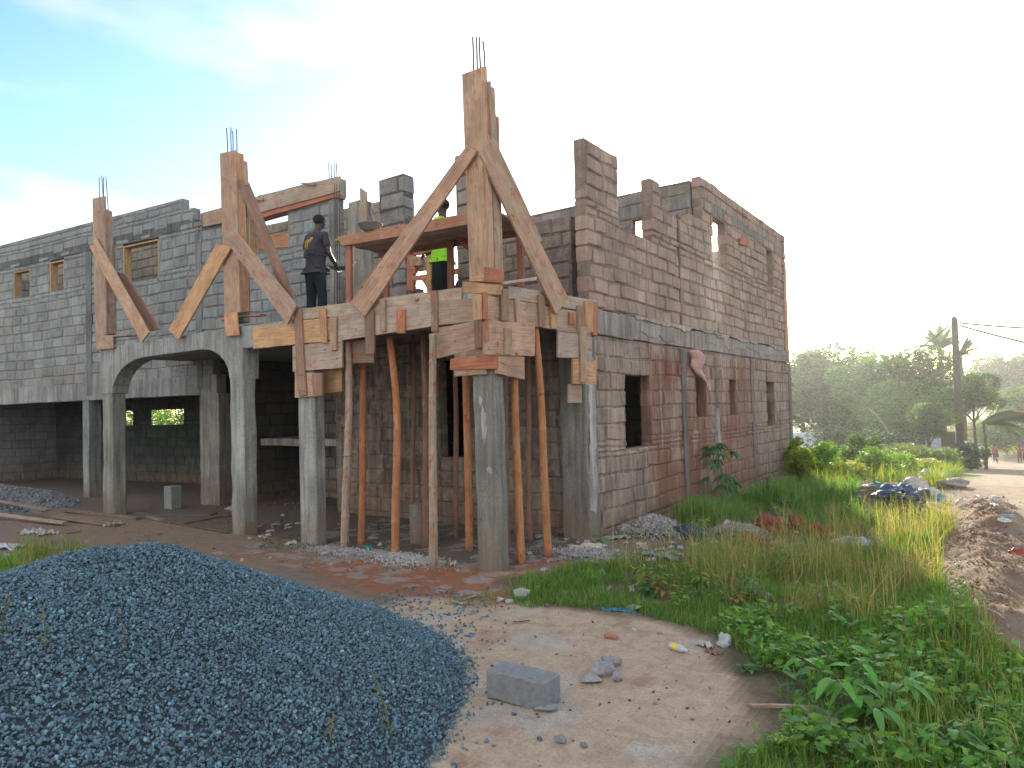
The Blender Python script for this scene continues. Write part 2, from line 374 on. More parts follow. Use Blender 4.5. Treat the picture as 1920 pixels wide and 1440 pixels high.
# storey band and plaster on the side
slabmesh('ring_beam',[(2.08,2.49),(YE,2.49),(YE,2.79),(2.08,2.79)],(XF,0,0),Y_,X_,-.165,.008,(.36,.31,.28),MT['stained'],BLD,jit=.012)
slabmesh('plaster_patch',[(2.12,2.50),(3.12,2.47),(3.3,2.6),(3.22,2.8),(2.12,2.81)],(XF,0,0),Y_,X_,0,.022,(.33,.29,.27),MT['concrete'],BLD,sub=.1,jit=.008,bevel=.006)
def ragged(name,y0,y1,z0,z1,th,col,mat='concrete',amp=.04,seed=0):
    n=int((y1-y0)/.06); up=[]; lo=[]
    for i in range(n+1):
        y=y0+(y1-y0)*i/n; up.append((y,z1+.35*amp*(float(fb(y*9,0,seed))-.5))); lo.append((y,min(z1-.015,z0+amp*3.2*(float(fb(y*2.6,1,seed+3,6))-.42))))
    return slabmesh(name,lo+up[::-1],(XF,0,0),Y_,X_,0,th,col,MT[mat],BLD,sub=9,jit=0,bevel=.008)
ragged('mortar_ledge',3.25,YE-.05,2.755,2.83,.028,(.44,.38,.35),amp=.07,seed=3)
ragged('plaster_patch',3.4,4.6,2.55,2.75,.02,(.36,.33,.31),amp=.1,seed=8)
ragged('plaster_patch',6.0,YE-.2,2.58,2.75,.016,(.36,.33,.315),amp=.07,seed=12)
slabmesh('ring_beam',[(6.1,4.98),(YE+.0,4.98),(YE+.0,5.17),(6.1,5.17)],(XF,0,0),Y_,X_,-.16,.007,(.25,.225,.21),MT['concrete'],BLD,jit=.006)
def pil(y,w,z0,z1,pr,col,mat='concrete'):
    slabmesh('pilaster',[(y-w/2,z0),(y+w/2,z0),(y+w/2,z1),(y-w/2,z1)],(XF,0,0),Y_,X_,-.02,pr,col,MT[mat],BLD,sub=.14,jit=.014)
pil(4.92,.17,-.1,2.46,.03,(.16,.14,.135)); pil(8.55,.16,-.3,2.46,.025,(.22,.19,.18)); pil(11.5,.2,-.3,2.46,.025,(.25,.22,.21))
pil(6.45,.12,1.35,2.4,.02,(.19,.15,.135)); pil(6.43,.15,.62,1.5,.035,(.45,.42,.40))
pil(6.53,.10,2.84,4.1,-.002,(.17,.15,.145)); pil(8.3,.16,2.84,4.9,.006,(.22,.2,.19)); pil(4.965,.06,2.84,4.6,-.008,(.10,.09,.085))  # the thinnest strip stands for the dark wall gap, shade in its colour
fcol=(.25,.26,.255)
column('column',-.27,.10,1.78,2.05,-.1,2.45,(.24,.24,.22),BLD,jit=.008)
slabmesh('plaster_patch',[(1.8,.35),(1.95,.3),(2.02,.6),(1.97,1.0),(2.0,1.6),(1.98,2.2),(1.82,2.25),(1.86,1.4),(1.8,.8)],(.1,0,0),Y_,X_,0,.012,(.5,.46,.44),MT['concrete'],BLD,sub=.06,jit=.014,bevel=.004)
def framed(name,O,u,n,u0,u1,n0,n1,z0,z1,col,mat='concrete',jit=.006,sub=.25):
    return slabmesh(name,[(u0,z0),(u1,z0),(u1,z1),(u0,z1)],O,u,n,n0,n1,col,MT[mat],BLD,sub=sub,jit=jit)
# columns of the front row
column('column',-.20,.085,.0,.17,-.15,2.5,(.24,.24,.215),BLD,bevel=.018,jit=.007,lean=(-.015,0))
column('column',-3.0,-2.69,.0,.17,-.15,2.5,(.34,.355,.35),BLD,bevel=.015)
column('column',-4.46,-4.17,.0,.22,-.15,2.4,(.32,.34,.335),BLD,bevel=.02,jit=.009)
column('column',-8.17,-7.84,.0,.24,-.15,2.1,(.28,.285,.26),BLD,bevel=.02,jit=.01)
arch=[(-8.22,2.02),(-7.82,2.02),(-7.79,2.14),(-7.68,2.28),(-7.5,2.40),(-7.3,2.48),(-7.05,2.53),(-6.8,2.555),(-5.15,2.56),(-4.9,2.53),(-4.72,2.46),(-4.58,2.36),(-4.5,2.25),(-4.46,2.1),(-4.17,2.1),(-4.15,2.50),(.08,2.50),(.08,2.80),(-8.22,2.80)]
slabmesh('arched_beam',arch,(0,0,0),X_,Y_,.26,-.004,(.335,.35,.345),MT['concrete'],BLD,sub=.3,jit=.004)
slabmesh('side_beam',[(.27,2.5),(1.77,2.5),(1.77,2.8),(.27,2.8)],(XF,0,0),Y_,X_,-.2,0,GREYC,MT['concrete'],BLD)
def smear(u0,z0,w_,h_,y=-.0,c=(.46,.44,.47)):
    o=[(u0+w_*(.5+.5*math.cos(t)*random.uniform(.5,1.1)),z0+h_*(.5+.5*math.sin(t)*random.uniform(.5,1.1))) for t in np.linspace(0,6.0,11)]
    slabmesh('chalky_smear',o,(0,y,0),X_,-Y_,-.004,.004,c,MT['concrete'],BLD,sub=.05,jit=.006,bevel=0)
smear(-.12,1.25,.1,.4); smear(-.06,.95,.09,.08); smear(-.13,1.62,.05,.12)
# wing seen beyond the arcade
def WS(px,py,off=0.):
    q=Gw(px,py,off)-WP; return float(q@WU),float(q[2])
def wo(a,b): p=WS(*a); q=WS(*b); return (q[0],p[0],q[1],p[1])
OPW=[wo((25,510),(56,556)),wo((93,492),(120,545)),wo((230,462),(297,520)),wo((465,388),(541,463))]
UWW=masonry('upper_wing_wall',WP,WU,WN,.17,[(3.32,12.5,2.76,5.72),(3.0,3.32,2.76,5.5),(2.78,3.0,2.76,5.28),(2.66,2.78,2.76,5.02),(-.52,2.66,2.76,5.1)],OPW,MT['block'],BLD,col=GREY,mcol=(.235,.26,.27),rh=.205,bl=.40,gap=.022,rough=1.4)
masonry('lower_wing_wall',WP,WU,WN,.17,[(2.5,12.5,2.34,2.76)],[],MT['block'],BLD,col=(.29,.30,.305),mcol=(.24,.25,.255),rh=.21,gap=.012,rough=.8)
framed('ring_beam',WP,WU,WN,2.4,12.5,-.2,.012,2.0,2.36,(.31,.32,.325))
framed('ring_beam',WP,WU,WN,3.0,12.5,-.165,.006,5.12,5.30,(.13,.14,.145),jit=.012)
for s,w,z0,z1,c in ((6.3,.2,2.1,5.1,(.20,.215,.22)),(2.86,.16,2.1,5.0,(.24,.26,.265)),(-.42,.14,2.82,5.1,(.24,.25,.25))):
    framed('pilaster',WP,WU,WN,s-w/2,s+w/2,-.17,.02,z0,z1,c,jit=.008)
def wcol(s0,s1,n0,n1,z1,c): 
    return framed('column',WP,WU,WN,s0,s1,n0,n1,-.15,z1,c,jit=.01)
wcol(WS(167,850)[0],WS(155,850)[0],-.26,.0,2.02,(.27,.30,.30)); wcol(WS(412,850)[0],WS(376,850)[0],-.45,.01,2.02,(.31,.29,.265))
# lintel with its formwork over the wing wall
framed('lintel',WP,WU,WN,-.55,1.28,-.2,.03,5.12,5.42,(.33,.31,.27)); framed('lintel',WP,WU,WN,2.02,2.66,-.2,.03,5.12,5.33,(.34,.32,.28))
def wframe(op,t=.035,mat='wood',col=(.50,.33,.17)):
    s0,s1,z0,z1=op; m=MB()
    for a,b,c,d in ((s0,s0+t,z0,z1),(s1-t,s1,z0,z1),(s0+t,s1-t,z1-t,z1)):
        P=lambda s,z,n: wing(s,z,n)
        if b-a<d-c: m.board(P(a,c,-.01),P(b,c,-.01),P(a,d,-.01),P(b,d,-.01),-WN*.15,jc(col),jit=.001)
        else: m.board(P(a,c,-.01),P(a,d,-.01),P(b,c,-.01),P(b,d,-.01),-WN*.15,jc(col),jit=.001)
    return m.build('window_frame',MT[mat],UWW)
for op in OPW: wframe(op,.03 if op[1]>3 else .02)
s0,s1,z0,z1=OPW[3]
m=MB(); m.board(wing(s0+.02,z0+.05,-.19),wing(s0+.02,z0+.3,-.19),wing(s1-.02,z0+.12,-.19),wing(s1-.02,z0+.37,-.19),-WN*.03,(.55,.29,.15)); m.build('inner_board',MT['cleanwood'],UWW)
# rooms behind: rear walls, cross walls, slabs
OPR=[(6.9,8.35,1.42,1.80),(8.9,10.3,1.42,1.80)]
masonry('rear_wing_wall',WP-WN*2.6,WU,WN,.17,[(2.9,12.5,-.2,2.62)],OPR,MT['inner'],BLD,col=(.065,.075,.07),mcol=(.05,.06,.055),rh=.215)  # lower rear blocks darkened in colour to deepen the shade behind the arches
masonry('rear_wing_wall',WP-WN*1.9,WU,WN,.17,[(-.3,3.4,2.82,5.6),(3.4,13.5,2.82,6.2)],[],MT['block'],BLD,col=(.30,.27,.21),mcol=(.24,.22,.18),back=False)
masonry('end_wall',wing(12.4,0)*np.array([1,1,0]),-WN,WU*-1,.17,[(0,3.2,-.2,5.5)],[],MT['block'],BLD,col=GREY,back=False)
masonry('partition_wall',(-7.25,0,0),Y_,X_,.17,[(2.0,4.4,-.1,2.62)],[],MT['inner'],BLD,col=(.08,.075,.07),mcol=(.06,.06,.055),back=False)  # dark block colour paints in the indoor shade
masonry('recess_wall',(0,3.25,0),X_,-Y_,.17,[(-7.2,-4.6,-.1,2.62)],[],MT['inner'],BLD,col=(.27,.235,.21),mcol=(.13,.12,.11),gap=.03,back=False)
framed('stone_shelf',(0,2.35,0),X_,-Y_,-7.2,-4.75,-.85,0,1.03,1.16,(.36,.33,.29))
masonry('porch_wall',(0,2.05,0),X_,-Y_,.17,[(-4.72,-.27,-.15,2.62)],[(-2.46,-2.03,.95,2.32)],MT['stained'],BLD,col=(.235,.19,.155),mcol=(.19,.16,.135),gap=.012,rough=1.2)
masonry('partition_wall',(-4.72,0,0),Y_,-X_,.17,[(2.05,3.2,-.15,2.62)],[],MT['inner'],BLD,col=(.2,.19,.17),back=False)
masonry('partition_wall',(0,5.4,0),X_,-Y_,.17,[(-9.5,-.12,-.15,2.62)],[],MT['inner'],BLD,col=(.10,.095,.09),mcol=(.08,.075,.07),back=False)  # doorway shade put into the dark block colour
masonry('end_wall',(0,YE-.02,0),X_,-Y_,.17,[(-7.5,-.1,-.4,5.4)],[(-3,-2.2,4.0,4.9)],MT['block'],BLD,col=PINK,mcol=PINKM,back=False)
OC=Gy(1185,413,6.0); OD=Gy(1209,446,6.0); xl=Gy(985,398,6.0)[0]
masonry('cross_wall',(0,6.0,0),X_,-Y_,.17,[(xl,-.1,2.82,5.46)],[(OC[0],OD[0],OD[2],OC[2])],MT['block'],BLD,col=(.27,.235,.22),mcol=PINKM,rh=.2)
slabmesh('ring_beam',[(xl+.02,4.98),(-.1,4.98),(-.1,5.22),(xl+.02,5.22)],(0,6.0,0),X_,-Y_,-.165,.008,(.25,.24,.23),MT['concrete'],BLD)
def xyslab(name,pts,z0,z1,col):
    m=MB(); n=len(pts); m.v=[(x,y,z0) for x,y in pts]+[(x,y,z1) for x,y in pts]
    m.face(list(range(n))[::-1],col); m.face([n+i for i in range(n)],col)
    for i in range(n): j=(i+1)%n; m.face([i,j,n+j,n+i],col)
    return m.build(name,MT['concrete'],BLD)
w0=wing(3.0,0,-.2); w1=wing(12.3,0,-.2); w2=wing(12.3,0,-3.1)
xyslab('floor_slab',[(-.12,.27),(-.12,YE-.2),(-7.3,YE-.2),(-9,6.5),(w2[0],w2[1]),(w1[0],w1[1]),(w0[0],w0[1]),(-8.1,1.3),(-8.1,.27)],2.63,2.79,(.24,.24,.23))
# upper storey behind the porch
UY=2.05
for r_ in ((-4.62,-3.66,2.82,3.62),(-3.04,-2.86,2.82,3.42),(-1.6,-.2,2.82,4.02)):
    masonry('upper_porch_wall',(0,UY,0),X_,-Y_,.17,[r_],[],MT['block'],BLD,col=(.27,.21,.19),mcol=(.19,.155,.14),rh=.20,rough=1.5)
masonry('block_pillar',(0,UY,0),X_,-Y_,.24,[(-3.62,-3.09,2.82,5.2)],[],MT['block'],BLD,col=(.27,.265,.26),mcol=(.10,.095,.09),rh=.235,bl=.8,gap=.02,rough=2,jit=.012)
masonry('block_pillar',(0,UY,0),X_,-Y_,.24,[(-2.07,-1.62,2.82,5.22)],[],MT['block'],BLD,col=(.27,.22,.205),mcol=(.10,.09,.08),rh=.21,bl=.8,gap=.02,rough=2,jit=.012)
column('column',-4.3,-3.98,UY-.02,UY+.22,2.8,4.98,(.36,.34,.30),BLD)
m=MB(); a=Gy(674,352,UY-.06); b=Gy(686,360,UY-.06); c_=Gy(678,440,UY-.06); d_=Gy(688,440,UY-.06); m.board(a,b,c_,d_,Y_*.03,(.42,.34,.26)); m.build('timber_stub',MT['wood'],BLD)
masonry('block_pillar',(0,UY,0),X_,-Y_,.2,[(-4.86,-4.66,2.82,4.2)],[],MT['block'],BLD,col=(.25,.25,.25),rh=.21,bl=.8)
def rebar(pts,r=.008,par=None): m=MB(); m.tube(pts,r,(.09,.07,.06),6); m.build('rebar',MT['steel'],par or BLD)
def rebars(pl,lst,par):
    for (px,py),(qx,qy),off in lst:
        t=pl(px,py,off); b=pl(qx,qy,off); d=(b-t); mid=(t+b)/2+np.array([random.uniform(-.008,.008),0,0]); lo=b.copy(); lo[2]=b[2]-.5
        rebar([t,mid,b,lo],.0085,par)
rebars(Gw,[((616.5,305),(617.5,335),-.08),((621,309),(621.5,335),-.12),((626.5,306),(627,333),-.08),((631,307),(632,333),-.12)],None)
for px,qx in ((627,627),(631,633),(636,636)): rebar([Gy(px,345,1.75),Gy((px+qx)/2+1,450,1.75),Gy(qx,574,1.75)],.006)
rebar([Gw(373,397,.0),Gw(373,436,.0)],.008); m=MB(); m.tube([Gw(368,416,.02),Gw(377,413,.02)],.005,(.1,.07,.05),5); m.build('rebar',MT['steel'],BLD)
# ================================================================ FORMWORK
WG=(.42,.305,.225); WO=(.58,.34,.18); WR=(.46,.18,.10); WB=(.31,.20,.145); WC=(.47,.38,.31); WP_=(.52,.345,.235)
def fw(name,pl,quad,off,parent,col,th=.026,mat='wood',seg=5,jit=.003,chip=.008,tdir=None):
    """a plank from four corners seen in the photograph, lying on the real plane of the front (pl='F') or of the side (pl='R')"""
    if pl=='F': q=[Gy(px,py,-off) for px,py in quad]; t=Y_*th
    elif pl=='R': q=[Gx(px,py,XF+off) for px,py in quad]; t=-X_*th
    elif pl=='W': q=[Gw(px,py,off) for px,py in quad]; t=-WN*th
    else: q=[Gx(px,py,pl) for px,py in quad]; t=-X_*th
    m=MB(); m.board(*q,t,jc(col,.1),seg,jit,chip); sh=None
    if parent is None: sh=sum(q)/4; sh=np.array([sh[0],sh[1],min(p[2] for p in q)])
    return m.build(name,MT[mat],parent,bevel=.003,shift=sh)
def H4(xa,ya0,ya1,xb,yb0,yb1): return [(xa,ya0),(xa,ya1),(xb,yb0),(xb,yb1)]      # horizontal plank
def V4(y0,xa0,xa1,y1,xb0,xb1): return [(xa0,y0),(xa1,y0),(xb0,y1),(xb1,y1)]       # upright plank
BF=empty('beam_formwork',(-1.9,-.05,2.0),'long timber formwork of grey and orange planks nailed along the front slab edge','formwork')
B=lambda q,off,c,nm='board',**k: fw(nm,'F',q,off,BF,c,**k)
B(H4(562,580,600,866,538,569),.03,WC); B(H4(474,612,654,602,597,641),.03,WO,mat='cleanwood'); B(H4(602,600,640,640,590,637),.03,WG)
B(H4(634,589,639,812,568,612),.032,WC); B(H4(812,567,611,888,558,603),.034,WG)
B(H4(549,649,697,641,637,690),.031,WC); B(H4(552,697,746,604,700,742),.033,WP_)
B(H4(655,640,682,700,634,680),-.12,WB); B(H4(604,692,738,640,690,734),-.14,WO)
B(H4(812,616,674,892,602,655),.036,WG); B(H4(843,673,694,931,661,692),.045,WR); B(H4(851,692,706,912,688,702),.03,WG)
for q,c in ((V4(578,550,564,732,556,572),WB),(V4(578,597,609,643,600,613),WO),(V4(594,617,630,657,620,630),WP_),(V4(582,681,700,664,686,701),WB),(V4(560,712,721,620,712,722),WG),(V4(579,743,758,624,743,758),WR),
    (V4(545,806,818,622,808,820),WB),(V4(700,556,572,742,560,574),WB),(V4(700,584,602,740,586,603),WB)): B(q,.06,c,'cleat')
CF=empty('corner_formwork',(.1,-.05,1.9),'stepped timber formwork box around the head of the front corner column','formwork')
K=lambda pl,q,off,c,nm='board',**k: fw(nm,pl,q,off,CF,c,**k)
K('R',H4(871,528,549,944,534,553),.07,WO,mat='wood'); K('R',H4(889,551,599,928,556,603),.05,WP_); K('R',H4(908,600,665,1003,606,668),.06,WP_)
K('R',H4(931,662,700,984,668,712),.04,WP_); K('F',V4(600,888,905,652,890,904),.07,WB); K('F',H4(851,655,674,932,640,664),.03,WB)
K('R',H4(983,625,668,997,621,664),.02,WO)
for q,c in ((V4(548,905,914,600,906,916),WR),(V4(541,943,954,601,942,955),WB),(V4(552,889,903,600,891,904),WO),(V4(604,908,916,640,910,918),WR),(V4(615,948,960,664,948,960),WG)): K('R',q,.085,c,'cleat')
SF=empty('beam_formwork',(.1,1.2,2.2),'shorter timber formwork stepping down along the right hand slab edge of the porch','formwork')
S=lambda q,off,c,nm='board',**k: fw(nm,'R',q,off,SF,c,**k)
S(H4(953,535,560,1120,564,587),.03,WC); S(H4(928,556,603,1045,576,618),.032,WG); S(H4(1045,577,620,1120,590,630),.033,WG)
S(H4(1046,621,670,1110,628,672),.03,WC); S(H4(1074,672,720,1119,675,722),.034,WO); S(H4(1066,720,755,1091,722,756),.0,WG)
for q,c in ((V4(560,967,976,608,970,978),WP_),(V4(552,1011,1021,612,1013,1024),WB),(V4(570,1033,1042,616,1035,1044),WO),(V4(573,1084,1096,621,1084,1095),WB),(V4(564,1098,1113,624,1100,1112),WO),
    (V4(566,1113,1121,628,1112,1120),WR),(V4(612,1088,1101,716,1090,1099),WG),(V4(585,1068,1080,608,1068,1080),WR)): S(q,.06,c,'cleat')
SK=fw('loose_board','R',H4(945,528,533,1007,519,525),.10,None,WC,th=.16); tag(SK,'short grey board lying on the slab edge right of the tall corner formwork','board')
CORES=[]
# tall column forms
def colform(name_loc,label,front,right,xr,back=.3,extra=()):
    e=empty('column_formwork',name_loc,label,'formwork','column forms on the slab edge')
    for q,c in front: fw('board','F',q,.035,e,c,th=.03,seg=7)
    for q,c,o in right: fw('board',xr+o,q,0,e,c,th=.03,seg=7)
    a=Gy(*front[0][0][0],-.035)[0]+.01; z1=name_loc[2]+1.72; z0=name_loc[2]+.02
    m=MB(); m.board((a+.03,.15,z0),(xr-.04,.15,z0),(a+.03,.15,z1),(xr-.04,.15,z1),(0,.03,0),WG,6); m.build('board',MT['wood'],e,.003)
    m=MB(); m.board((a,.0,z0),(a,.15,z0),(a,.0,z1-.05),(a,.15,z1-.05),(.03,0,0),WG,6); m.build('board',MT['wood'],e,.003)
    m=MB(); m.box(a+.035,xr-.035,.0,.145,z0,z1-.25,(.3,.3,.29)); CORES.append(m.build('concrete_core',MT['concrete'],e))
    return e
F1=colform((0,.1,2.86),'tallest column formwork of brown planks standing on the front corner, rebar on top',[([(866,138),(909.5,123),(880,527),(921,527)],WP_)],
   [([(908,150),(916,154),(922,520),(928,520)],WP_,.0),([(917,161),(928,166),(929,520),(941,523)],WG,-.012)],.13)
fw('collar_board','R',[(912,500),(912,529),(945,505),(945,530)],.09,F1,WR); fw('collar_board','F',[(884,515),(884,528),(912,512),(912,527)],.06,F1,WO)
fw('cleat','R',[(917,152),(921,152),(922,250),(925,250)],.075,F1,WG)
F2=colform((-4.35,.1,2.86),'middle column formwork of brown planks with crossing braces, above the arch column',[([(412,287),(442,282),(421,590),(450,586)],WP_)],
   [([(442,284),(457,289),(449,587),(468,583)],WO,.0)],float(Gy(446,400,0)[0])+.03)
fw('cleat','F',[(420,588),(443,584),(423,630),(447,628)],.07,F2,WO); fw('collar_board','F',[(412,596),(413,601),(487,592),(487,588)],.05,F2,WR,th=.1); fw('cleat','F',[(456,300),(461,303),(458,345),(463,347)],.02,F2,WG)
F3=colform((-8.0,.1,2.84),'leftmost weathered column formwork of grey planks, in front of the wing wall',[([(173,373),(195.5,368),(179,632),(199,628)],WG)],
   [([(196,391),(211,397),(198,628),(218,624)],WG,.0)],float(Gy(197,500,0)[0])+.03)
fw('collar_board','F',[(180,632),(181,656),(211,628),(212,653)],.06,F3,WG); fw('collar_board','F',[(186,629),(186,632),(238,627),(238,630)],.05,F3,WG,th=.16)
rebars(Gy,[((886,69),(888,134),.06),((893.5,70),(895,130),.16),((899,70),(901,128),.06),((905.5,77),(909,126),.16)],CORES[0])
rebars(Gy,[((424.5,240),(427,284),.06),((433,239),(433.5,282),.16),((436.5,245),(437,282),.2),((443.5,242),(444.5,284),.12)],CORES[1])
rebars(Gy,[((186,332),(186.5,372),.06),((191,329),(193.5,370),.16),((194,333),(194.5,372),.2),((198.5,332),(203,395),.1)],CORES[2])
# raking braces: each plank is loose
BR='raking brace planks'
def brace(pl,q,off,c,lab,th=.028): o=fw('brace_plank',pl,q,off,None,c,th=th,seg=8,jit=.004); tag(o,lab,'plank',BR); return o
brace('F',[(876,270),(893,285),(657,566),(684,592)],.085,WP_,'long brown plank sloping down left from the tallest column formwork to the slab edge')
brace('F',[(752,438),(757,448),(664,548),(670,562)],.05,WB,'thin dark plank sloping behind the long left brace under the work platform')
brace('R',[(900,288),(920,266),(1043,589),(1066,558)],.10,WP_,'long plank sloping down right from the tallest column formwork to the side slab edge')
brace('R',[(915,262),(926,256),(1008,455),(1018,452)],.05,WG,'narrow plank edge behind the right brace of the tallest column formwork')
brace('F',[(405,458),(434,462),(315,619),(334,637)],.085,WO,'short yellowish plank sloping down left from the middle column formwork')
brace('F',[(419,446),(437,428),(538,609),(556,573)],.115,WG,'wide grey plank with a cut end sloping down right from the middle column formwork')
brace('F',[(442,334),(464,341),(528,548),(553,562)],.0,WB,'dark narrow plank sloping from the top of the middle column formwork towards the worker')
brace('F',[(167,462),(179,445),(265,642),(279,624)],.085,WP_,'thick plank sloping down right from the leftmost column formwork')
brace('F',[(212,508),(236,515),(276,622),(300,618)],-.12,WB,'dim plank leaning behind the brace of the leftmost column formwork')
for q,c in (((475,372,402,638,330,358),WC),((380,398,425,416,389,418),WG)): fw('lintel_board','W',H4(*q),.07,BLD,c)
fw('lintel_board','W',H4(470,404,414,632,362,369),.05,BLD,WR,th=.2); fw('timber_stub','W',H4(475,368,374,492,371,376),.12,BLD,WG); fw('timber_stub','W',H4(563,343,345,590,341,347),.12,BLD,WG)
fw('timber_stub','R',H4(1388,446,458,1403,448,462),.05,BLD,WR,th=.08)
# board edge along the far building corner
fw('corner_board','R',V4(495,1470,1474,660,1474,1480),.03,BLD,WO)
# ================================================================ BAMBOO PROPS
def prop(bx,by,tx,ty,w,col,lab,mat='bamboo',bend=.03):
    b=Gz(bx,by,0); b[2]=HZ(b[0],b[1])-.03; t=Gy(tx,ty,b[1]); t[2]=min(max(t[2],2.3),2.62)
    if b[1]>0: t[2]=2.6 if b[1]>.26 else 2.49
    if t[0]>-.12: t[0]=min(t[0],.05); t[2]=2.49
    dep=dl(b[0],b[1])[0]; r=w*dep/FOC/2; m=MB(); pts=[]; rad=[]; n=int(2.5/.09); ph=random.uniform(0,6); a1=random.uniform(-1,1)*bend; a2=random.uniform(-.6,.6)*bend; nodes=[random.uniform(.02,.1)]
    while nodes[-1]<1: nodes.append(nodes[-1]+random.uniform(.10,.17))
    ks=sorted(set([i/n for i in range(n+1)]+[q for q in nodes if q<1]+[q-.008 for q in nodes if .01<q<1]+[q+.008 for q in nodes if q<.99]))
    for k in ks:
        p=b*(1-k)+t*k+np.array([a1*math.sin(math.pi*k)+a2*math.sin(2*math.pi*k+.3),a2*math.sin(3*k+ph)*.6,0])
        pts.append(p); rad.append(r*(1.08-.22*k)*(1.13 if any(abs(k-q)<1e-6 for q in nodes) else 1))
    m.tube(pts,rad,jc(col,.08),12); o=m.build('bamboo_prop',MT[mat],None,smooth=True,shift=b); tag(o,lab,'prop','bamboo props under the slab edge')
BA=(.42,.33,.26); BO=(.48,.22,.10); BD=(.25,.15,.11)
prop(648,1027,652,640,15,BA,'pale grey bamboo prop nearest the right side of the second concrete column')
prop(677,1020,683,690,13,BO,'rusty orange bamboo prop behind the pale one right of the second column')
prop(743,1034,730,632,15,BO,'orange bamboo prop bending right, standing alone with a concrete-spattered foot',bend=.05)
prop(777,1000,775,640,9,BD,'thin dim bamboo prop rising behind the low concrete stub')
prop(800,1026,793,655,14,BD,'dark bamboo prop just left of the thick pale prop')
prop(812,1062,812,626,16,BA,'thick pale bamboo prop standing farthest forward on a scrap board',bend=.02)
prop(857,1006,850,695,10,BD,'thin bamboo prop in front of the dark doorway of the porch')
prop(880,1030,873,700,14,BO,'brownish bamboo prop just left of the front corner column')
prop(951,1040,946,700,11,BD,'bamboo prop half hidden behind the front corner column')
prop(977,1056,987,668,15,BO,'bright orange bamboo prop just right of the front corner column',bend=.02)
prop(995,1015,993,715,10,BD,'short-looking dim bamboo prop behind the bright orange one')
prop(1030,1044,1036,624,14,BO,'orange bamboo prop standing nearest the side wall corner',bend=.03)
def block_at(px,py,L,Hh,W,rot,col,lab,z=0.,tilt=0.,name='concrete_block',group=None,chip=.012,mat='loose'):
    p=Gz(px,py,z); p[2]=HZ(p[0],p[1]) if z==0 else z
    m=MB(); n=5
    u=np.array([math.cos(rot),math.sin(rot),0]); v=np.array([-math.sin(rot),math.cos(rot),0]); w=np.array([0,0,1.])
    if tilt: u=u*math.cos(tilt)+w*math.sin(tilt); w=np.cross(u,v)
    for i in range(n+1):
        for a,b in ((-1,0),(1,0),(1,1),(-1,1)):
            m.v.append(tuple(p+u*(L*(i/n-.5)+random.uniform(-chip,chip)*.5)+v*(a*W/2+random.uniform(-chip,chip)*.4)+w*(b*Hh+(random.uniform(-chip,chip) if b==0 else random.uniform(-.3,.3)*chip))))
    for i in range(n):
        c=i*4
        for j in range(4): m.face([c+j,c+(j+1)%4,c+4+(j+1)%4,c+4+j],col)
    m.face([3,2,1,0],col); m.face([n*4+j for j in range(4)],col)
    o=m.build(name,MT[mat],None,bevel=.008,shift=p); return tag(o,lab,'block',group)
# ================================================================ WORK PLATFORM
PZ=3.74
A=Gz(632,452,PZ); Bq=Gz(870,410,PZ); ud=(Bq-A)/np.linalg.norm(Bq-A); vd=np.array([-ud[1],ud[0],0]); Lp=np.linalg.norm(Bq-A)+.42
WPF=empty('work_platform',(A[0],A[1],2.82),'reddish timber work platform on legs standing on the slab behind the long brace','platform')
for i in range(4):
    m=MB(); o0=vd*(i*.20); m.board(A+o0-ud*random.uniform(0,.08),A+o0+vd*.19-ud*random.uniform(0,.05),A+o0+ud*Lp,A+o0+vd*.19+ud*Lp,(0,0,.03),jc(WG if i%2 else WB),8); m.build('deck_board',MT['wood'],WPF,.003)
m=MB(); m.board(A-vd*.03+Z_*.045+ud*.02,A-vd*.03-Z_*.08+ud*.1,A-vd*.03+ud*Lp+Z_*.045,A-vd*.03+ud*Lp-Z_*.085,vd*.026,(.46,.24,.15),8); m.build('edge_board',MT['wood'],WPF,.003)
m=MB(); m.board(A+vd*.8+Z_*.03,A+vd*.8-Z_*.07,A+vd*.8+ud*Lp+Z_*.03,A+vd*.8+ud*Lp-Z_*.07,vd*.026,(.30,.14,.09),8); m.build('edge_board',MT['wood'],WPF,.003)
for k,w in ((.12,0.),(.12,.74),(Lp-.15,0.),(Lp-.15,.74),(Lp*.5,.74)):
    q=A+ud*k+vd*w; m=MB(); m.board(q+Z_*-.005,q+ud*.085+Z_*-.005,np.array([q[0],q[1],2.79]),np.array([q[0],q[1],2.79])+ud*.08,vd*.05,jc((.36,.15,.10)),6); m.build('leg',MT['wood'],WPF,.003)
q=A+ud*(Lp-1.0)+vd*.7; m=MB(); m.board(q,q+ud*.07,q+ud*.55-Z_*.5,q+ud*.62-Z_*.5,vd*.03,(.35,.15,.1),5); m.build('strut',MT['wood'],WPF,.003)
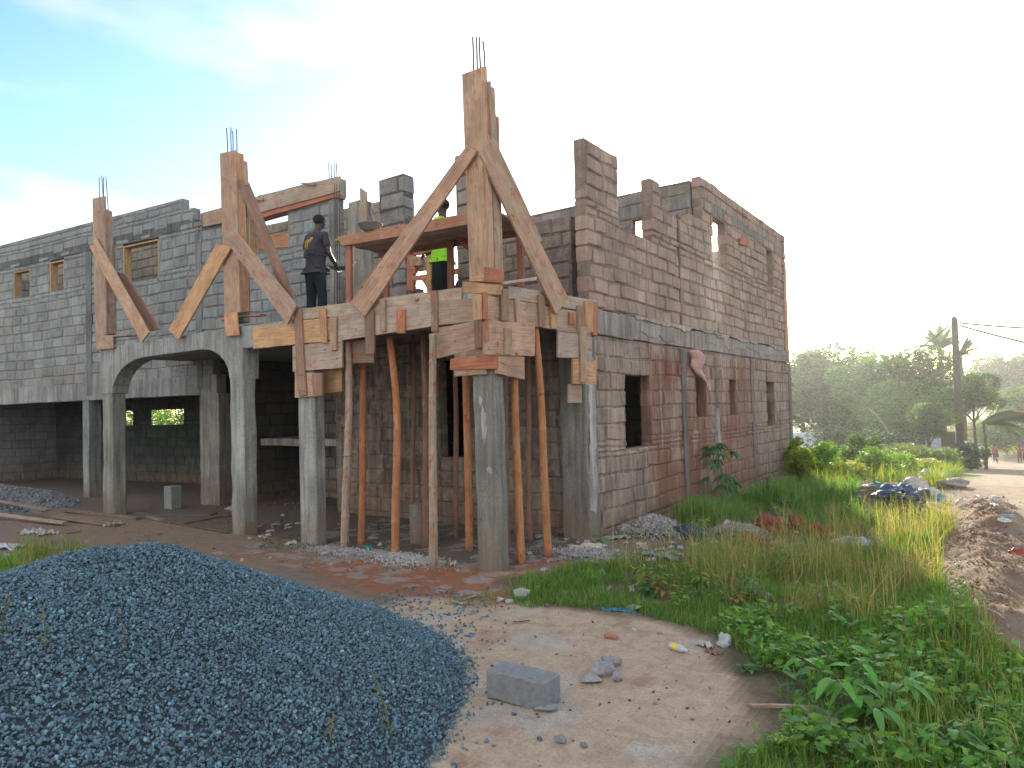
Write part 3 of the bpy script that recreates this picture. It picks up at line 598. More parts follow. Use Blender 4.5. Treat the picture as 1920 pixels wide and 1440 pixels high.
# window form behind
WFm=empty('window_form',(-2.6,1.95,2.82),'small reddish timber frame structure with gaps standing under the work platform','formwork')
for q,c in ((V4(478,763,776,545,762,774),WR),(V4(470,798,806,548,800,808),WO),(H4(764,466,480,812,460,472),WR),(H4(768,518,527,815,512,522),WR),(H4(764,500,513,778,500,512),WR),(V4(525,790,797,546,804,811),WR),(H4(768,480,499,790,480,497),WG),
    (H4(843,505,515,858,503,512),WO)):
    m=MB(); p=[Gy(px,py,1.98) for px,py in q]; m.board(*p,Y_*.06,jc(c),4); m.build('board',MT['wood'],WFm,.002)
o=block_at(786,508,.3,.19,.12,0,(.36,.36,.35),'pale block standing in the timber frame under the platform',z=3.1); o.location=Vector([float(v) for v in Gy(788,508,2.15)])
def lathe(name,prof,mat,col,loc,n=28,parent=None,tilt=None):
    m=MB()
    for r,z in prof:
        for j in range(n): t=2*math.pi*j/n; m.v.append((r*math.cos(t),r*math.sin(t),z))
    for i in range(len(prof)-1):
        for j in range(n): j2=(j+1)%n; m.face([i*n+j,i*n+j2,(i+1)*n+j2,(i+1)*n+j],col)
    o=m.build(name,mat,None,smooth=True); o.location=Vector([float(v) for v in loc])
    if tilt: o.rotation_euler=tilt
    if parent: o.parent=parent; o.location=o.location-parent.location
    return o
MT['pan']=plain('dusty_metal',(.24,.25,.25),.7,.3,.3,15)
bowl=[(.005,.0),(.12,.015),(.2,.055),(.245,.12),(.26,.125),(.26,.135),(.24,.13),(.195,.065),(.11,.027),(.005,.014)]
pp=Gz(682,431,PZ+.04)+vd*.12; tag(lathe('head_pan',[(r*.6,z*.7) for r,z in bowl],MT['pan'],(1,1,1),pp),'shallow grey metal mortar pan lying on the left end of the work platform','pan')
m=MB(); m.tube([pp+np.array([.05,0,.1]),pp+np.array([-.02,.0,.28]),pp+np.array([.02,0,.36]),pp+np.array([.06,.02,.2])],.006,(.1,.08,.07),5); o=m.build('wire_loop',MT['steel'],None,shift=pp); tag(o,'thin bent wire loop sticking out of the pan on the platform','wire')
# ================================================================ PEOPLE
def skin(joints,edges,root,sub=2):
    names=list(joints); me=bpy.data.meshes.new('t'); me.from_pydata([joints[n][0] for n in names],[(names.index(a),names.index(b)) for a,b in edges],[])
    o=bpy.data.objects.new('t',me); C.objects.link(o); o.modifiers.new('s','SKIN'); 
    if not me.skin_vertices: 
        bpy.context.view_layer.objects.active=o
    sv=me.skin_vertices[0].data if me.skin_vertices else None
    if sv is None:
        import bmesh
        bm=bmesh.new(); bm.from_mesh(me); bm.verts.layers.skin.verify(); bm.to_mesh(me); bm.free(); sv=me.skin_vertices[0].data
    for i,n in enumerate(names): 
        r=joints[n][1]; sv[i].radius=(r,r) if not hasattr(r,'__len__') else r; sv[i].use_root=(n==root)
    ss=o.modifiers.new('u','SUBSURF'); ss.levels=sub; ss.render_levels=sub
    dg=bpy.context.evaluated_depsgraph_get(); dg.update(); ev=o.evaluated_get(dg); m2=ev.to_mesh()
    V=[tuple(v.co) for v in m2.vertices]; F=[list(p.vertices) for p in m2.polygons]; ev.to_mesh_clear(); bpy.data.objects.remove(o); bpy.data.meshes.remove(me)
    return V,F
def addmesh(m,VF,mi=0):
    b=len(m.v); m.v.extend(VF[0])
    for f in VF[1]: m.face([b+i for i in f],(1,1,1),None,mi)
def blob(m,c,r,mi=0,n=8):
    b=len(m.v)
    for i in range(n+1):
        for j in range(n): a=math.pi*i/n; t=2*math.pi*j/n; m.v.append((c[0]+r[0]*math.sin(a)*math.cos(t),c[1]+r[1]*math.sin(a)*math.sin(t),c[2]+r[2]*math.cos(a)))
    for i in range(n):
        for j in range(n): m.face([b+i*n+j,b+i*n+(j+1)%n,b+(i+1)*n+(j+1)%n,b+(i+1)*n+j],(1,1,1),None,mi)
def person(loc,rot,h,label,arms,legs=None,shirt='tshirt',pants='jeans',torso=(0,0),head=(0,0),sleeve=.75,detail=True,group=None,skirt=False,zp=.92,bare=False,short=False):
    """torso: forward/side lean of the neck, head: offset; arms: {side:(elbow,wrist)} local, x right, y forward, z up for 1.7 m"""
    tx,ty=torso; k=h/1.7; root=empty('person',loc,label,'person',group); root.rotation_euler=(0,0,rot); root.scale=(k,k,k)
    L=legs or {1:((.105,.03,.49),(.11,0,.08)),-1:((-.105,.03,.49),(-.11,0,.08))}
    lerp=lambda a,b,t: tuple(a[i]*(1-t)+b[i]*t for i in range(3))
    pel=(0,0,zp); nk=(tx,ty,zp+.53); ch=lerp(pel,nk,.68); be=lerp(pel,nk,.3)
    hd=(tx+head[0],ty+.025+head[1],zp+.68)
    J={'pel':(pel,(.135,.10)),'be':(be,(.125,.095)),'ch':(ch,(.145,.105)),'nb':(nk,(.07,.06)),'nk':(lerp(nk,hd,.42),(.052,.055)),'h1':(lerp(nk,hd,.75),(.066,.075)),'hd':(hd,(.078,.092)),'ht':((hd[0],hd[1]-.01,hd[2]+.075),(.06,.07))}
    E=[('pel','be'),('be','ch'),('ch','nb'),('nb','nk'),('nk','h1'),('h1','hd'),('hd','ht')]
    S={'lo':((pel[0],pel[1],pel[2]-.03),(.150,.125)),'pel':((pel[0],pel[1],pel[2]+.05),(.17,.14)),'be':(be,(.168,.138)),'ch':(ch,(.185,.14)),'nb':(lerp(ch,nk,.9),(.095,.08))}; SE=[('lo','pel'),('pel','be'),('be','ch'),('ch','nb')]
    P={'pel':((pel[0],pel[1],pel[2]+.09),(.16,.13)),'cr':((pel[0],pel[1]-.01,pel[2]-.06),(.17,.145))}; PE=[('pel','cr')]
    m=MB()
    for s in (1,-1):
        kn,an=L[s]; hp=(s*.085,0,zp-.06); q='R' if s>0 else 'L'
        J['hp'+q]=(hp,.085); J['th'+q]=(lerp(hp,kn,.45),.078); J['kn'+q]=(kn,.056); J['ca'+q]=(lerp(kn,an,.35),.055); J['an'+q]=(an,.036); J['to'+q]=((an[0]+s*.01,an[1]+.12,an[2]-.045),.03); J['he'+q]=((an[0],an[1]-.03,an[2]-.04),.032)
        E+=[('pel','hp'+q),('hp'+q,'th'+q),('th'+q,'kn'+q),('kn'+q,'ca'+q),('ca'+q,'an'+q),('an'+q,'to'+q)]
        del J['he'+q]
        end=lerp(kn,an,.85) if not short else lerp(hp,kn,.75)
        P['a'+q]=(lerp(hp,kn,.25),.1); P['k'+q]=(lerp(hp,kn,.6) if short else kn,.078 if not short else .09); P['e'+q]=(end,.068 if not short else .085); PE+=[('cr','a'+q),('a'+q,'k'+q),('k'+q,'e'+q)]
        el,wr=arms[s]; sh=(nk[0]*.9+s*.165,nk[1]*.85,nk[2]-.07)
        J['s'+q]=(sh,.056); J['u'+q]=(lerp(sh,el,.5),.047); J['el'+q]=(el,.038); J['f'+q]=(lerp(el,wr,.35),.038); J['wr'+q]=(wr,.026)
        dd=np.array(wr)-np.array(el); dd=dd/np.linalg.norm(dd); hnd=np.array(wr)+dd*.075; J['hn'+q]=(tuple(hnd),(.036,.02)); E+=[('ch','s'+q),('s'+q,'u'+q),('u'+q,'el'+q),('el'+q,'f'+q),('f'+q,'wr'+q),('wr'+q,'hn'+q)]
        S['s'+q]=(sh,.072); S['u'+q]=(lerp(sh,el,sleeve),.062); SE+=[('ch','s'+q),('s'+q,'u'+q)]
        if detail:
            sd=np.cross(dd,(0,0,1)); sd=sd/max(np.linalg.norm(sd),1e-6); dn=np.cross(dd,sd)
            for i in range(4):
                f0=hnd+sd*(i-1.5)*.019+dd*.0; ln=(.07,.08,.075,.06)[i]; m.tube([f0,f0+dd*ln*.5,f0+dd*ln*.8+dn*.018*s,f0+dd*ln*.9+dn*.035],[.0095,.009,.008,.006],(1,1,1),6)
            f0=np.array(wr)+dd*.03+sd*(-.03)*s; m.tube([f0,f0-sd*.02*s+dd*.03,f0-sd*.02*s+dd*.06],[.011,.0105,.008],(1,1,1),6)
    addmesh(m,skin(J,E,'pel'))
    if detail:
        for s in (1,-1): blob(m,(hd[0]+s*.08,hd[1]-.005,hd[2]+.0),(.012,.022,.03)); blob(m,(hd[0]+s*.03,hd[1]+.083,hd[2]+.02),(.012,.008,.006),1)
        blob(m,(hd[0],hd[1]+.095,hd[2]-.005),(.014,.02,.022)); blob(m,(hd[0],hd[1]+.085,hd[2]-.045),(.025,.01,.007),1)
    for i,v in enumerate(m.v): m.v[i]=v
    def fin(mm,name,mats):
        o=mm.build(name,mats,None,smooth=True); o.parent=root; return o
    fin(m,'body',[MT['skin'],MT['hair']])
    hm=MB(); blob(hm,(hd[0],hd[1]-.018,hd[2]+.04),(.087,.098,.085),0,14); fin(hm,'hair',MT['hair'])
    if not bare: sm=MB(); addmesh(sm,skin(S,SE,'pel')); fin(sm,'shirt',MT[shirt])
    if skirt:
        sk=MB(); n=16
        for i,(z,r) in enumerate(((zp+.1,.15),(zp-.05,.18),(zp-.3,.19),(zp-.6,.21))):
            for j in range(n): t=2*math.pi*j/n; rr=r*(1+.08*math.sin(5*t+i)); sk.v.append((rr*math.cos(t),rr*.8*math.sin(t),z))
        for i in range(3):
            for j in range(n): sk.face([i*n+j,i*n+(j+1)%n,(i+1)*n+(j+1)%n,(i+1)*n+j],(1,1,1))
        fin(sk,'skirt',MT[pants])
    else: pm=MB(); addmesh(pm,skin(P,PE,'pel')); fin(pm,'trousers',MT[pants])
    for s in (1,-1):
        an=L[s][1]; fm=MB(); blob(fm,(an[0]+s*.005,an[1]+.05,an[2]-.035),(.048,.13,.042),0,10)
        if detail: fin(fm,'shoe',MT['black'])
    return root
W1=Gz(593,617,2.79)
p1=person(W1,math.radians(8),1.62,'worker seen from behind in dark t-shirt with yellow back print and jeans',
    {1:((.25,.02,1.10),(.19,.24,.97)),-1:((-.24,.05,1.12),(-.12,.26,1.0))},torso=(.02,.03),head=(.01,.03))
pr=MB()                                                        # yellow print on the back of the shirt
for (x0,x1,z0,z1,dx) in ((-.09,-.055,1.20,1.30,0),(-.045,.01,1.27,1.31,0),(-.035,-.01,1.17,1.27,0),(.0,.03,1.20,1.32,.02),(.03,.07,1.29,1.34,.0),(-.11,-.09,1.14,1.25,0)):
    for a in range(2):
        xa=x0+(x1-x0)*a/2; xb=x0+(x1-x0)*(a+1)/2; y=lambda x:-.135+abs(x)**2*3.2
        b=len(pr.v); pr.v+=[(xa,y(xa),z0),(xb,y(xb),z0),(xb+dx,y(xb)+.003,z1),(xa+dx,y(xa)+.003,z1),(xa,y(xa)+.03,z0),(xb,y(xb)+.03,z0),(xb+dx,y(xb)+.03,z1),(xa+dx,y(xa)+.03,z1)]
        for q in ((0,1,2,3),(7,6,5,4),(0,4,5,1),(1,5,6,2),(2,6,7,3),(3,7,4,0)): pr.face([b+i for i in q],(1,1,1))
o=pr.build('shirt_print',MT['yellow'],None); o.parent=[c for c in p1.children if c.name.startswith('shirt')][0]
pan=lathe('head_pan',[(r*.8,z*.8) for r,z in bowl],MT['pan'],(1,1,1),(0,0,0),tilt=(math.radians(20),math.radians(15),0))
ca,sa=math.cos(math.radians(8)),math.sin(math.radians(8)); lx,ly=.10,.44; pan.location=(W1[0]+lx*ca-ly*sa,W1[1]+lx*sa+ly*ca,2.79+.90); tag(pan,'dark round pan held at the waist by the worker in the grey t-shirt','pan')
W2=Gz(832,604,2.79); W2[2]=2.79
p2=person(W2,math.radians(100),1.66,'worker in lime green shirt and black track trousers behind the work platform, head above it',
    {1:((.24,.10,1.14),(.2,.33,1.05)),-1:((-.24,.08,1.14),(-.16,.32,1.05))},shirt='hivis',pants='black',torso=(-.0,-.02),head=(0,-.02))
st=MB(); st.tube([(.152,0,.86),(.185,.02,.6),(.19,.02,.45),(.175,.0,.15)],.008,(1,1,1),6); o=st.build('side_stripe',MT['whitecloth'],None); o.parent=p2
bl=MB(); blob(bl,(0,0,.9),(.165,.13,.022),0,16); o=bl.build('belt',MT['orange'],None,smooth=True); o.parent=p2
W3=Gz(852,606,2.79); W3=W3+np.array([-.35,.9,0]); W3[2]=2.79
person(W3,math.radians(200),1.6,'crouching worker in navy clothes, only the back visible beside the green-shirted worker',
    {1:((.25,.25,.62),(.15,.4,.45)),-1:((-.25,.25,.62),(-.15,.4,.45))},legs={1:((.15,.36,.42),(.13,.12,.08)),-1:((-.15,.36,.42),(-.13,.12,.08))},shirt='navy',pants='navy',torso=(0,.22),zp=.30)
def far(px,dep,rot,h,label,**k):
    q=at(px,dep); q[2]=HZ(q[0],q[1]); return person(q,rot,h,label,detail=False,**k)
dn_={1:((.22,0,1.1),(.22,.05,.88)),-1:((-.22,0,1.1),(-.22,.05,.88))}
far(1858.5,42,2.6,1.08,'small child in a brown top standing behind another child on the dirt road',arms=dn_,shirt='redcloth',pants='navy')
far(1863,41,1.6,.82,'smaller child with white shorts just in front of a taller child on the dirt road',arms=dn_,shirt='black',pants='whitecloth',short=True)
up_={1:((.26,.05,1.45),(.14,.05,1.68)),-1:((-.26,.05,1.45),(-.14,.05,1.68))}
k=far(1904.5,41,3.0,1.0,'child in red clothes on the road holding a red bundle on the head',arms=up_,shirt='redcloth',pants='redcloth',short=True)
bm_=MB(); blob(bm_,(0,0,0),(.17,.13,.08),0,12); o=bm_.build('bundle',MT['redcloth'],None,smooth=True); o.location=k.location+Vector((0,0,1.07)); tag(o,'red bundle balanced on the head of the child in red','bundle')
k=far(1918,40,3.3,1.62,'woman in purple top and long black skirt at the right edge of the road',arms=dn_,shirt='purple',pants='black',skirt=True)
# ================================================================ GROUND
def axis(a,b,step,lo,hi,g=1.13):
    c=list(np.arange(a,b,step)); s=step; x=c[-1]
    while x<hi: s*=g; x+=s; c.append(x)
    s=step; x=c[0]
    while x>lo: s*=g; x-=s; c.insert(0,x)
    return np.array(c)
gx=axis(-6,6.2,.045,-420,420); gy=axis(-5.5,9.5,.045,-60,700)
XX,YY=np.meshgrid(gx,gy); ZZ=H(XX,YY); nx,ny=len(gx),len(gy)
V=np.stack([XX.ravel(),YY.ravel(),ZZ.ravel()],1); ii=np.arange(ny-1)[:,None]*nx+np.arange(nx-1)[None,:]; ii=ii.ravel()
Fq=np.stack([ii,ii+1,ii+nx+1,ii+nx],1); cx=(XX[:-1,:-1]+XX[1:,1:]).ravel()/2; cy=(YY[:-1,:-1]+YY[1:,1:]).ravel()/2
wx=cx+.5*(fb(cx*1.7,cy*1.7,31)-.5); wy=cy+.5*(fb(cx*1.7,cy*1.7,37)-.5)
PLAZA=gp((560,1170),(830,1125),(960,1133),(1190,1150),(1320,1195),(1400,1260),(1440,1340),(1370,1440),(1280,1600),(400,1700),(300,1200))
RED=gp((600,1030),(780,1060),(960,1060),(1140,1040),(1200,1060),(1080,1075),(940,1115),(830,1130),(700,1120),(600,1075),(450,1040))
GRASS=gp((930,1085),(1130,1066),(1210,1040),(1290,1010),(1290,985),(1330,955),(1480,905),(1500,860),(1640,880),(1790,900),(1768,950),(1755,1000),(1750,1120),(1790,1190),(1830,1260),(2080,1300),(2150,1600),(1200,1600),(1370,1440),(1455,1335),(1430,1260),(1330,1195),(1200,1152),(1090,1142),(960,1128))
ROAD=[(4.35,-8),(4.3,5),(3.75,10),(3.3,20),(2.9,32),(2.2,46),(1.5,60),(5,62),(9,46),(9,-8)]
col=np.zeros((len(cx),3)); col[:]=(.25,.175,.125)
def blend(mask,c): global col; col=col*(1-mask[:,None])+np.array(c)*mask[:,None]
def pm(poly,r=.13):
    a=np.zeros(len(wx))
    for k in range(28): a+=inpoly(wx+r*math.cos(k*2.4)*(k/27)**.5,wy+r*math.sin(k*2.4)*(k/27)**.5,poly)
    return a/28
n1=fb(cx*2,cy*2,41); n2=fb(cx*7,cy*7,43); n3=fb(cx*.8,cy*.8,47)
blend(sst(.5,.65,n1)*.7,(.20,.165,.14)); blend(sst(1.2,.2,cy)*0+((cy>.1)&(cx<.1)&(cy<12)).astype(float)*.8,(.12,.095,.08))  # indoor dirt, darkened further in colour to stand for shade
blend(pm(RED)*sst(.35,.55,n1),(.30,.125,.065))
blend(sst(.52,.6,n2)*((cy>-.9)&(cy<2)&(cx<.5)&(cx>-3.5)).astype(float)*.6,(.33,.32,.31))
P_=pm(PLAZA); blend(P_,(.50,.375,.27)); blend(P_*sst(.5,.66,n3)*.8,(.48,.36,.24)); blend(P_*sst(.55,.68,n1)*.8,(.47,.42,.36)); blend(P_*sst(.5,.7,fb(cx*5,cy*5,111))*.3,(.36,.27,.20)); blend(P_*sst(.6,.75,fb(cx*3.3+9,cy*3.3,53))*.7,(.36,.19,.12))
G_=pm(GRASS); blend(G_*.85,(.085,.08,.04)); blend(G_*sst(.55,.7,n2)*.5,(.2,.15,.1))
rid=np.exp(-((cx-4.0)/.62)**2)*sst(-1.7,-.3,cy)*(1-sst(6,9,cy)); blend(np.clip(rid*1.8,0,1),(.19,.12,.075)); blend(np.clip(rid*1.4,0,1)*sst(.52,.64,fb(cx*4,cy*4+3,57))*.8,(.26,.17,.10)); blend(np.clip(rid*1.4,0,1)*sst(.55,.7,fb(cx*9,cy*9+3,59))*.7,(.19,.175,.16))
rd=pm(ROAD); blend(rd,(.32,.24,.16)); blend(rd*sst(.5,.7,n2)*.6,(.24,.18,.13))
field=((cy>12)&(rd<.5)).astype(float); blend(field*.9,(.16,.17,.05)); blend((cy>50).astype(float)*.8,(.20,.22,.07))
gm,nt,b=newmat('ground_soil'); c=colattr(nt); p=mapping(nt,'pos',(1,1,1))
f1=noi(nt,p,55,4,.75); f2=noi(nt,p,9,6,.65); f3=noi(nt,p,230,2,.6)
ff=mth(nt,'MULTIPLY',mth(nt,'MULTIPLY',rng(nt,f1,.3,.7,.8,1.2),rng(nt,f2,.3,.7,.8,1.18)),rng(nt,f3,.3,.7,.85,1.15))
cc=mix(nt,1.,c,comb(nt,ff),'MULTIPLY'); vo=nd(nt,'ShaderNodeTexVoronoi',i_Scale=22.); nt.links.new(p.outputs[0],vo.inputs[0])
cc=mix(nt,mth(nt,'MULTIPLY',rng(nt,vo.outputs['Distance'],.10,.16,1,0),rng(nt,f2,.45,.6,0,.8)),cc,(.12,.09,.075))
nt.links.new(cc,b.inputs['Base Color']); b.inputs['Roughness'].default_value=.95; bump(nt,b,mth(nt,'ADD',mth(nt,'MULTIPLY',f1,.6),f2),.8,.035)
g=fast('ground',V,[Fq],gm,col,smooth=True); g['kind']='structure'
# ================================================================ GRAVEL
ICO=None
def ico():
    t=(1+5**.5)/2; v=np.array([(-1,t,0),(1,t,0),(-1,-t,0),(1,-t,0),(0,-1,t),(0,1,t),(0,-1,-t),(0,1,-t),(t,0,-1),(t,0,1),(-t,0,-1),(-t,0,1)],float); v/=np.linalg.norm(v[0])
    f=np.array([(0,11,5),(0,5,1),(0,1,7),(0,7,10),(0,10,11),(1,5,9),(5,11,4),(11,10,2),(10,7,6),(7,1,8),(3,9,4),(3,4,2),(3,2,6),(3,6,8),(3,8,9),(4,9,5),(2,4,11),(6,2,10),(8,6,7),(9,8,1)]); return v,f
def stones(P,R,flat=.6,jit=.28,rng_=RNG):
    v,f=ico(); n=len(P); v0=v[None]*(1+rng_.uniform(-jit,jit,(n,12,1)))*np.stack([rng_.uniform(.75,1.3,n),rng_.uniform(.6,1.,n),rng_.uniform(flat*.6,flat*1.2,n)],1)[:,None,:]
    q=rng_.normal(size=(n,4)); q/=np.linalg.norm(q,axis=1)[:,None]; w,x,y,z=q.T
    M=np.stack([np.stack([1-2*(y*y+z*z),2*(x*y-z*w),2*(x*z+y*w)],1),np.stack([2*(x*y+z*w),1-2*(x*x+z*z),2*(y*z-x*w)],1),np.stack([2*(x*z-y*w),2*(y*z+x*w),1-2*(x*x+y*y)],1)],1)
    v1=np.einsum('nij,nkj->nki',M,v0)*R[:,None,None]+P[:,None,:]; F=f[None]+np.arange(n)[:,None,None]*12
    return v1.reshape(-1,3),F.reshape(-1,3)
N=330000; sx=RNG.uniform(-4.8,3.4,N); sy=RNG.uniform(-6.2,-.2,N); hz=heap(sx,sy); hzt=heap(sx+.05*RNG.normal(size=N),sy+.05*RNG.normal(size=N))
d_,l_=dl(sx,sy); keep=(hzt>.012)&(d_>1.5)&(l_>-.85*d_-.4); sx,sy,hz=sx[keep],sy[keep],hz[keep]; n=len(sx)
rr=RNG.uniform(.0045,.0112,n)*(1+.5*(RNG.random(n)<.08)); P=np.stack([sx,sy,H(sx,sy)+hz+RNG.uniform(-.004,.012,n)],1)
# stray stones around the foot of the heap
th=900; ex=RNG.uniform(-.3,2.7,9000); ey=RNG.uniform(-4.2,-.8,9000); e1=heap(ex,ey); ed,el=dl(ex,ey); dist=np.clip(el+.35,0,2); kk=(e1<=0.005)&(RNG.random(9000)<np.exp(-dist*8)*.35); ex,ey=ex[kk],ey[kk]
P=np.concatenate([P,np.stack([ex,ey,H(ex,ey)+.005],1)]); rr=np.concatenate([rr,RNG.uniform(.008,.016,len(ex))])
sv,sf=stones(P,rr); cb=np.array([.115,.195,.245])*RNG.uniform(.5,1.25,(len(P),1))*(1+.9*(RNG.random((len(P),1))<.2)*RNG.random((len(P),1)))*(1+RNG.uniform(-.1,.1,(len(P),3))); sc_=np.repeat(cb,20,0)
hx=np.linspace(-5.5,2.8,150); hy=np.linspace(-6.5,-.2,130); HX,HY=np.meshgrid(hx,hy); hh=heap(HX,HY); HV=np.stack([HX.ravel(),HY.ravel(),(H(HX,HY)+hh-.012-.05*(hh<.003)).ravel()],1)
hi=(np.arange(129)[:,None]*150+np.arange(149)[None,:]).ravel(); HF=np.stack([hi,hi+1,hi+151,hi+150],1); kf=(hh.ravel()[HF].max(1)>.002); HF=HF[kf]
VV=np.concatenate([sv,HV]); m_,nt,b=newmat('crushed_stone'); c=colattr(nt); nt.links.new(c,b.inputs['Base Color']); b.inputs['Roughness'].default_value=.92
o=fast('gravel_pile',VV,[sf,HF+len(sv)],m_,np.concatenate([sc_,np.tile([(.05,.065,.08)],(len(HF),1))]),shift=(-.3,-3.1,0)); tag(o,'big heap of blue grey crushed stone in the left foreground','gravel pile',kind='stuff')
# pebbles and crumbs
N=5200; px_=RNG.uniform(-7,6,N); py_=RNG.uniform(-4.5,9,N); dd_,_=dl(px_,py_); k=(heap(px_,py_)<.01)&(dd_>1.8)&(fb(px_*1.5,py_*1.5,61)>RNG.uniform(.35,.75,N)); px_,py_=px_[k],py_[k]
P=np.stack([px_,py_,H(px_,py_)+.002],1); rr=RNG.uniform(.004,.014,len(P))*(1+1.6*((py_>-1)&(RNG.random(len(P))<.3)))
sv,sf=stones(P,rr,.5); cb=np.array([(.20,.155,.125),(.10,.08,.07),(.35,.33,.31)])[RNG.choice(3,len(P),p=[.45,.35,.2])]*RNG.uniform(.7,1.3,(len(P),1))
o=fast('scattered_pebbles',sv,[sf],m_,np.repeat(cb,20,0)); tag(o,'small stones and crumbs strewn over the bare earth','pebbles',kind='stuff')
# ================================================================ GRASS
def blades(name,x,y,h,w,col,lab,lean=.35,cat='grass',zoff=None):
    n=len(x); z=H(x,y) if zoff is None else zoff; a=RNG.uniform(0,2*math.pi,n); le=RNG.normal(0,lean,n)*h+.0; la=RNG.uniform(0,2*math.pi,n)
    dx,dy=np.cos(a)*w/2,np.sin(a)*w/2; lx,ly=np.cos(la)*le,np.sin(la)*le; B0=np.stack([x,y,z-.02],1)
    W=np.stack([dx,dy,np.zeros(n)],1)
    def c(t,s,dr): return B0+np.stack([lx*t**1.8,ly*t**1.8,h*(t-dr*t**3*np.abs(le)/np.maximum(h,.01)*.6)],1)
    p1=c(.0,1,1); p2=c(.45,1,1); p3=c(.8,1,1); p4=c(1.,1,1)
    V=np.stack([p1-W,p1+W,p2-W*.9,p2+W*.9,p3-W*.55,p3+W*.55,p4],1).reshape(-1,3); b=np.arange(n)[:,None]*7
    Q=np.concatenate([b+np.array([[0,1,3,2]]),b+np.array([[2,3,5,4]])]); T=b+np.array([[4,5,6]])
    o=fast(name,V,[T,Q],MT['grass'],np.concatenate([col,col,col]),shift=(float(x.mean()),float(y.mean()),0)); return tag(o,lab,cat,kind='stuff')
DEB=gp((1120,1062),(1150,1000),(1230,985),(1330,985),(1560,975),(1660,1000),(1650,1042),(1400,1062),(1250,1068))
RUBX=gp((1600,975),(1615,925),(1700,912),(1790,915),(1800,985))
def scatter(poly,n,wob=.25,clump=None):
    a=np.array(poly); x=RNG.uniform(a[:,0].min(),a[:,0].max(),n); y=RNG.uniform(a[:,1].min(),a[:,1].max(),n)
    k=inpoly(x+wob*2*(fb(x*2,y*2,71)-.5),y+wob*2*(fb(x*2,y*2,73)-.5),poly); x,y=x[k],y[k]
    k=(~inpoly(x,y,RUBX))&((~inpoly(x+.2*(fb(x*4,y*4,109)-.5),y,DEB))|(RNG.random(len(x))<.16)); x,y=x[k],y[k]
    if clump is not None: k=fb(x*clump[0],y*clump[0],clump[1])>RNG.uniform(clump[2],clump[3],len(x)); x,y=x[k],y[k]
    return x,y
def gcol(n,pal,var=.25): return np.array(pal)[RNG.integers(0,len(pal),n)]*RNG.uniform(1-var,1+var,(n,1))
GR=[(.10,.27,.04),(.15,.32,.04),(.07,.2,.05),(.22,.32,.06)]; DRY=[(.36,.29,.12),(.26,.26,.08),(.40,.32,.16),(.16,.24,.06),(.11,.2,.05)]; LIT=[(.17,.27,.04),(.24,.28,.05),(.28,.26,.08),(.10,.22,.04)]
GN=gp((930,1085),(1130,1066),(1230,1045),(1480,1030),(1745,1020),(1755,1120),(1790,1190),(1830,1260),(2080,1300),(2150,1600),(1200,1600),(1370,1440),(1455,1335),(1430,1260),(1330,1195),(1200,1152),(1090,1142),(960,1128))
x,y=scatter(GN,210000,.2,(2.3,77,.30,.62)); hh=RNG.uniform(.04,.17,len(x))*(.3+1.5*fb(x*1.8,y*1.8,79)); blades('grass',x,y,hh,RNG.uniform(.004,.008,len(x)),gcol(len(x),GR+[(.2,.2,.08),(.12,.2,.05)]),'short fresh green grass in the right foreground',.55)
TALL=gp((1130,1075),(1230,1060),(1380,1015),(1500,1000),(1700,965),(1765,975),(1755,1110),(1760,1170),(1640,1190),(1500,1180),(1400,1150),(1250,1125))
x,y=scatter(TALL,30000,.35,(1.9,83,.40,.66)); hh=RNG.uniform(.15,.5,len(x))*(.5+1.6*fb(x*1.6,y*1.6,107)); blades('dry_grass',x,y,hh,RNG.uniform(.0025,.006,len(x)),gcol(len(x),DRY),'tall straw-coloured grass in the middle of the weedy patch',.55)
x,y=scatter(gp((1700,1230),(1790,1200),(1900,1300),(2000,1320),(2050,1560),(1720,1560),(1650,1350)),7000,.2,(2.5,88,.4,.6)); blades('dry_grass',x,y,RNG.uniform(.1,.3,len(x)),RNG.uniform(.0025,.005,len(x)),gcol(len(x),DRY+GR),'thin dry grass stalks at the lower right corner',.35)
WALLG=gp((1240,1000),(1300,962),(1360,945),(1500,905),(1560,925),(1700,945),(1640,985),(1500,1005),(1400,1000),(1300,1010))
x,y=scatter(WALLG,60000,.3,(1.3,91,.3,.55)); blades('grass',x,y,RNG.uniform(.10,.40,len(x))*(.4+1.2*fb(x*2.2,y*2.2,121)),RNG.uniform(.005,.011,len(x)),gcol(len(x),[(.07,.19,.05),(.10,.23,.05),(.2,.25,.07)]),'dense green grass along the foot of the side wall',.85)
LITP=[(.75,9.0),(.4,12.2),(0,16),(-1,22),(-2.5,34),(2.2,34),(2.8,24),(3.1,14),(3.3,8),(3.4,5.5),(2.2,6.6)]
x,y=scatter(LITP,70000,.3,(.9,95,.28,.5)); blades('grass',x,y,RNG.uniform(.15,.5,len(x))*(.4+1.2*fb(x*1.1,y*1.1,127)),RNG.uniform(.01,.02,len(x)),gcol(len(x),LIT),'sunlit yellow green grass beyond the far corner of the building',.75)
x,y=scatter([(1,48),(-10,52),(-20,90),(30,90),(14,52),(9,46),(7,48),(3.5,56)],26000,.5); blades('grass',x,y,RNG.uniform(.3,.6,len(x)),RNG.uniform(.05,.1,len(x)),gcol(len(x),[(.2,.24,.07),(.25,.27,.1)]),'far pale meadow at the end of the road',.4)
LG=gp((20,1105),(30,1055),(90,1035),(170,1045),(205,1075),(150,1110),(60,1130))
x,y=scatter(LG,11000,.12,(3.5,123,.35,.6)); hh=RNG.uniform(.08,.42,len(x))*(.3+1.4*fb(x*4,y*4,125)); blades('dry_grass',x,y,hh,RNG.uniform(.004,.008,len(x)),gcol(len(x),DRY+GR+[(.3,.26,.1)]),'tuft of yellow and green grass at the left behind the gravel heap',.6)
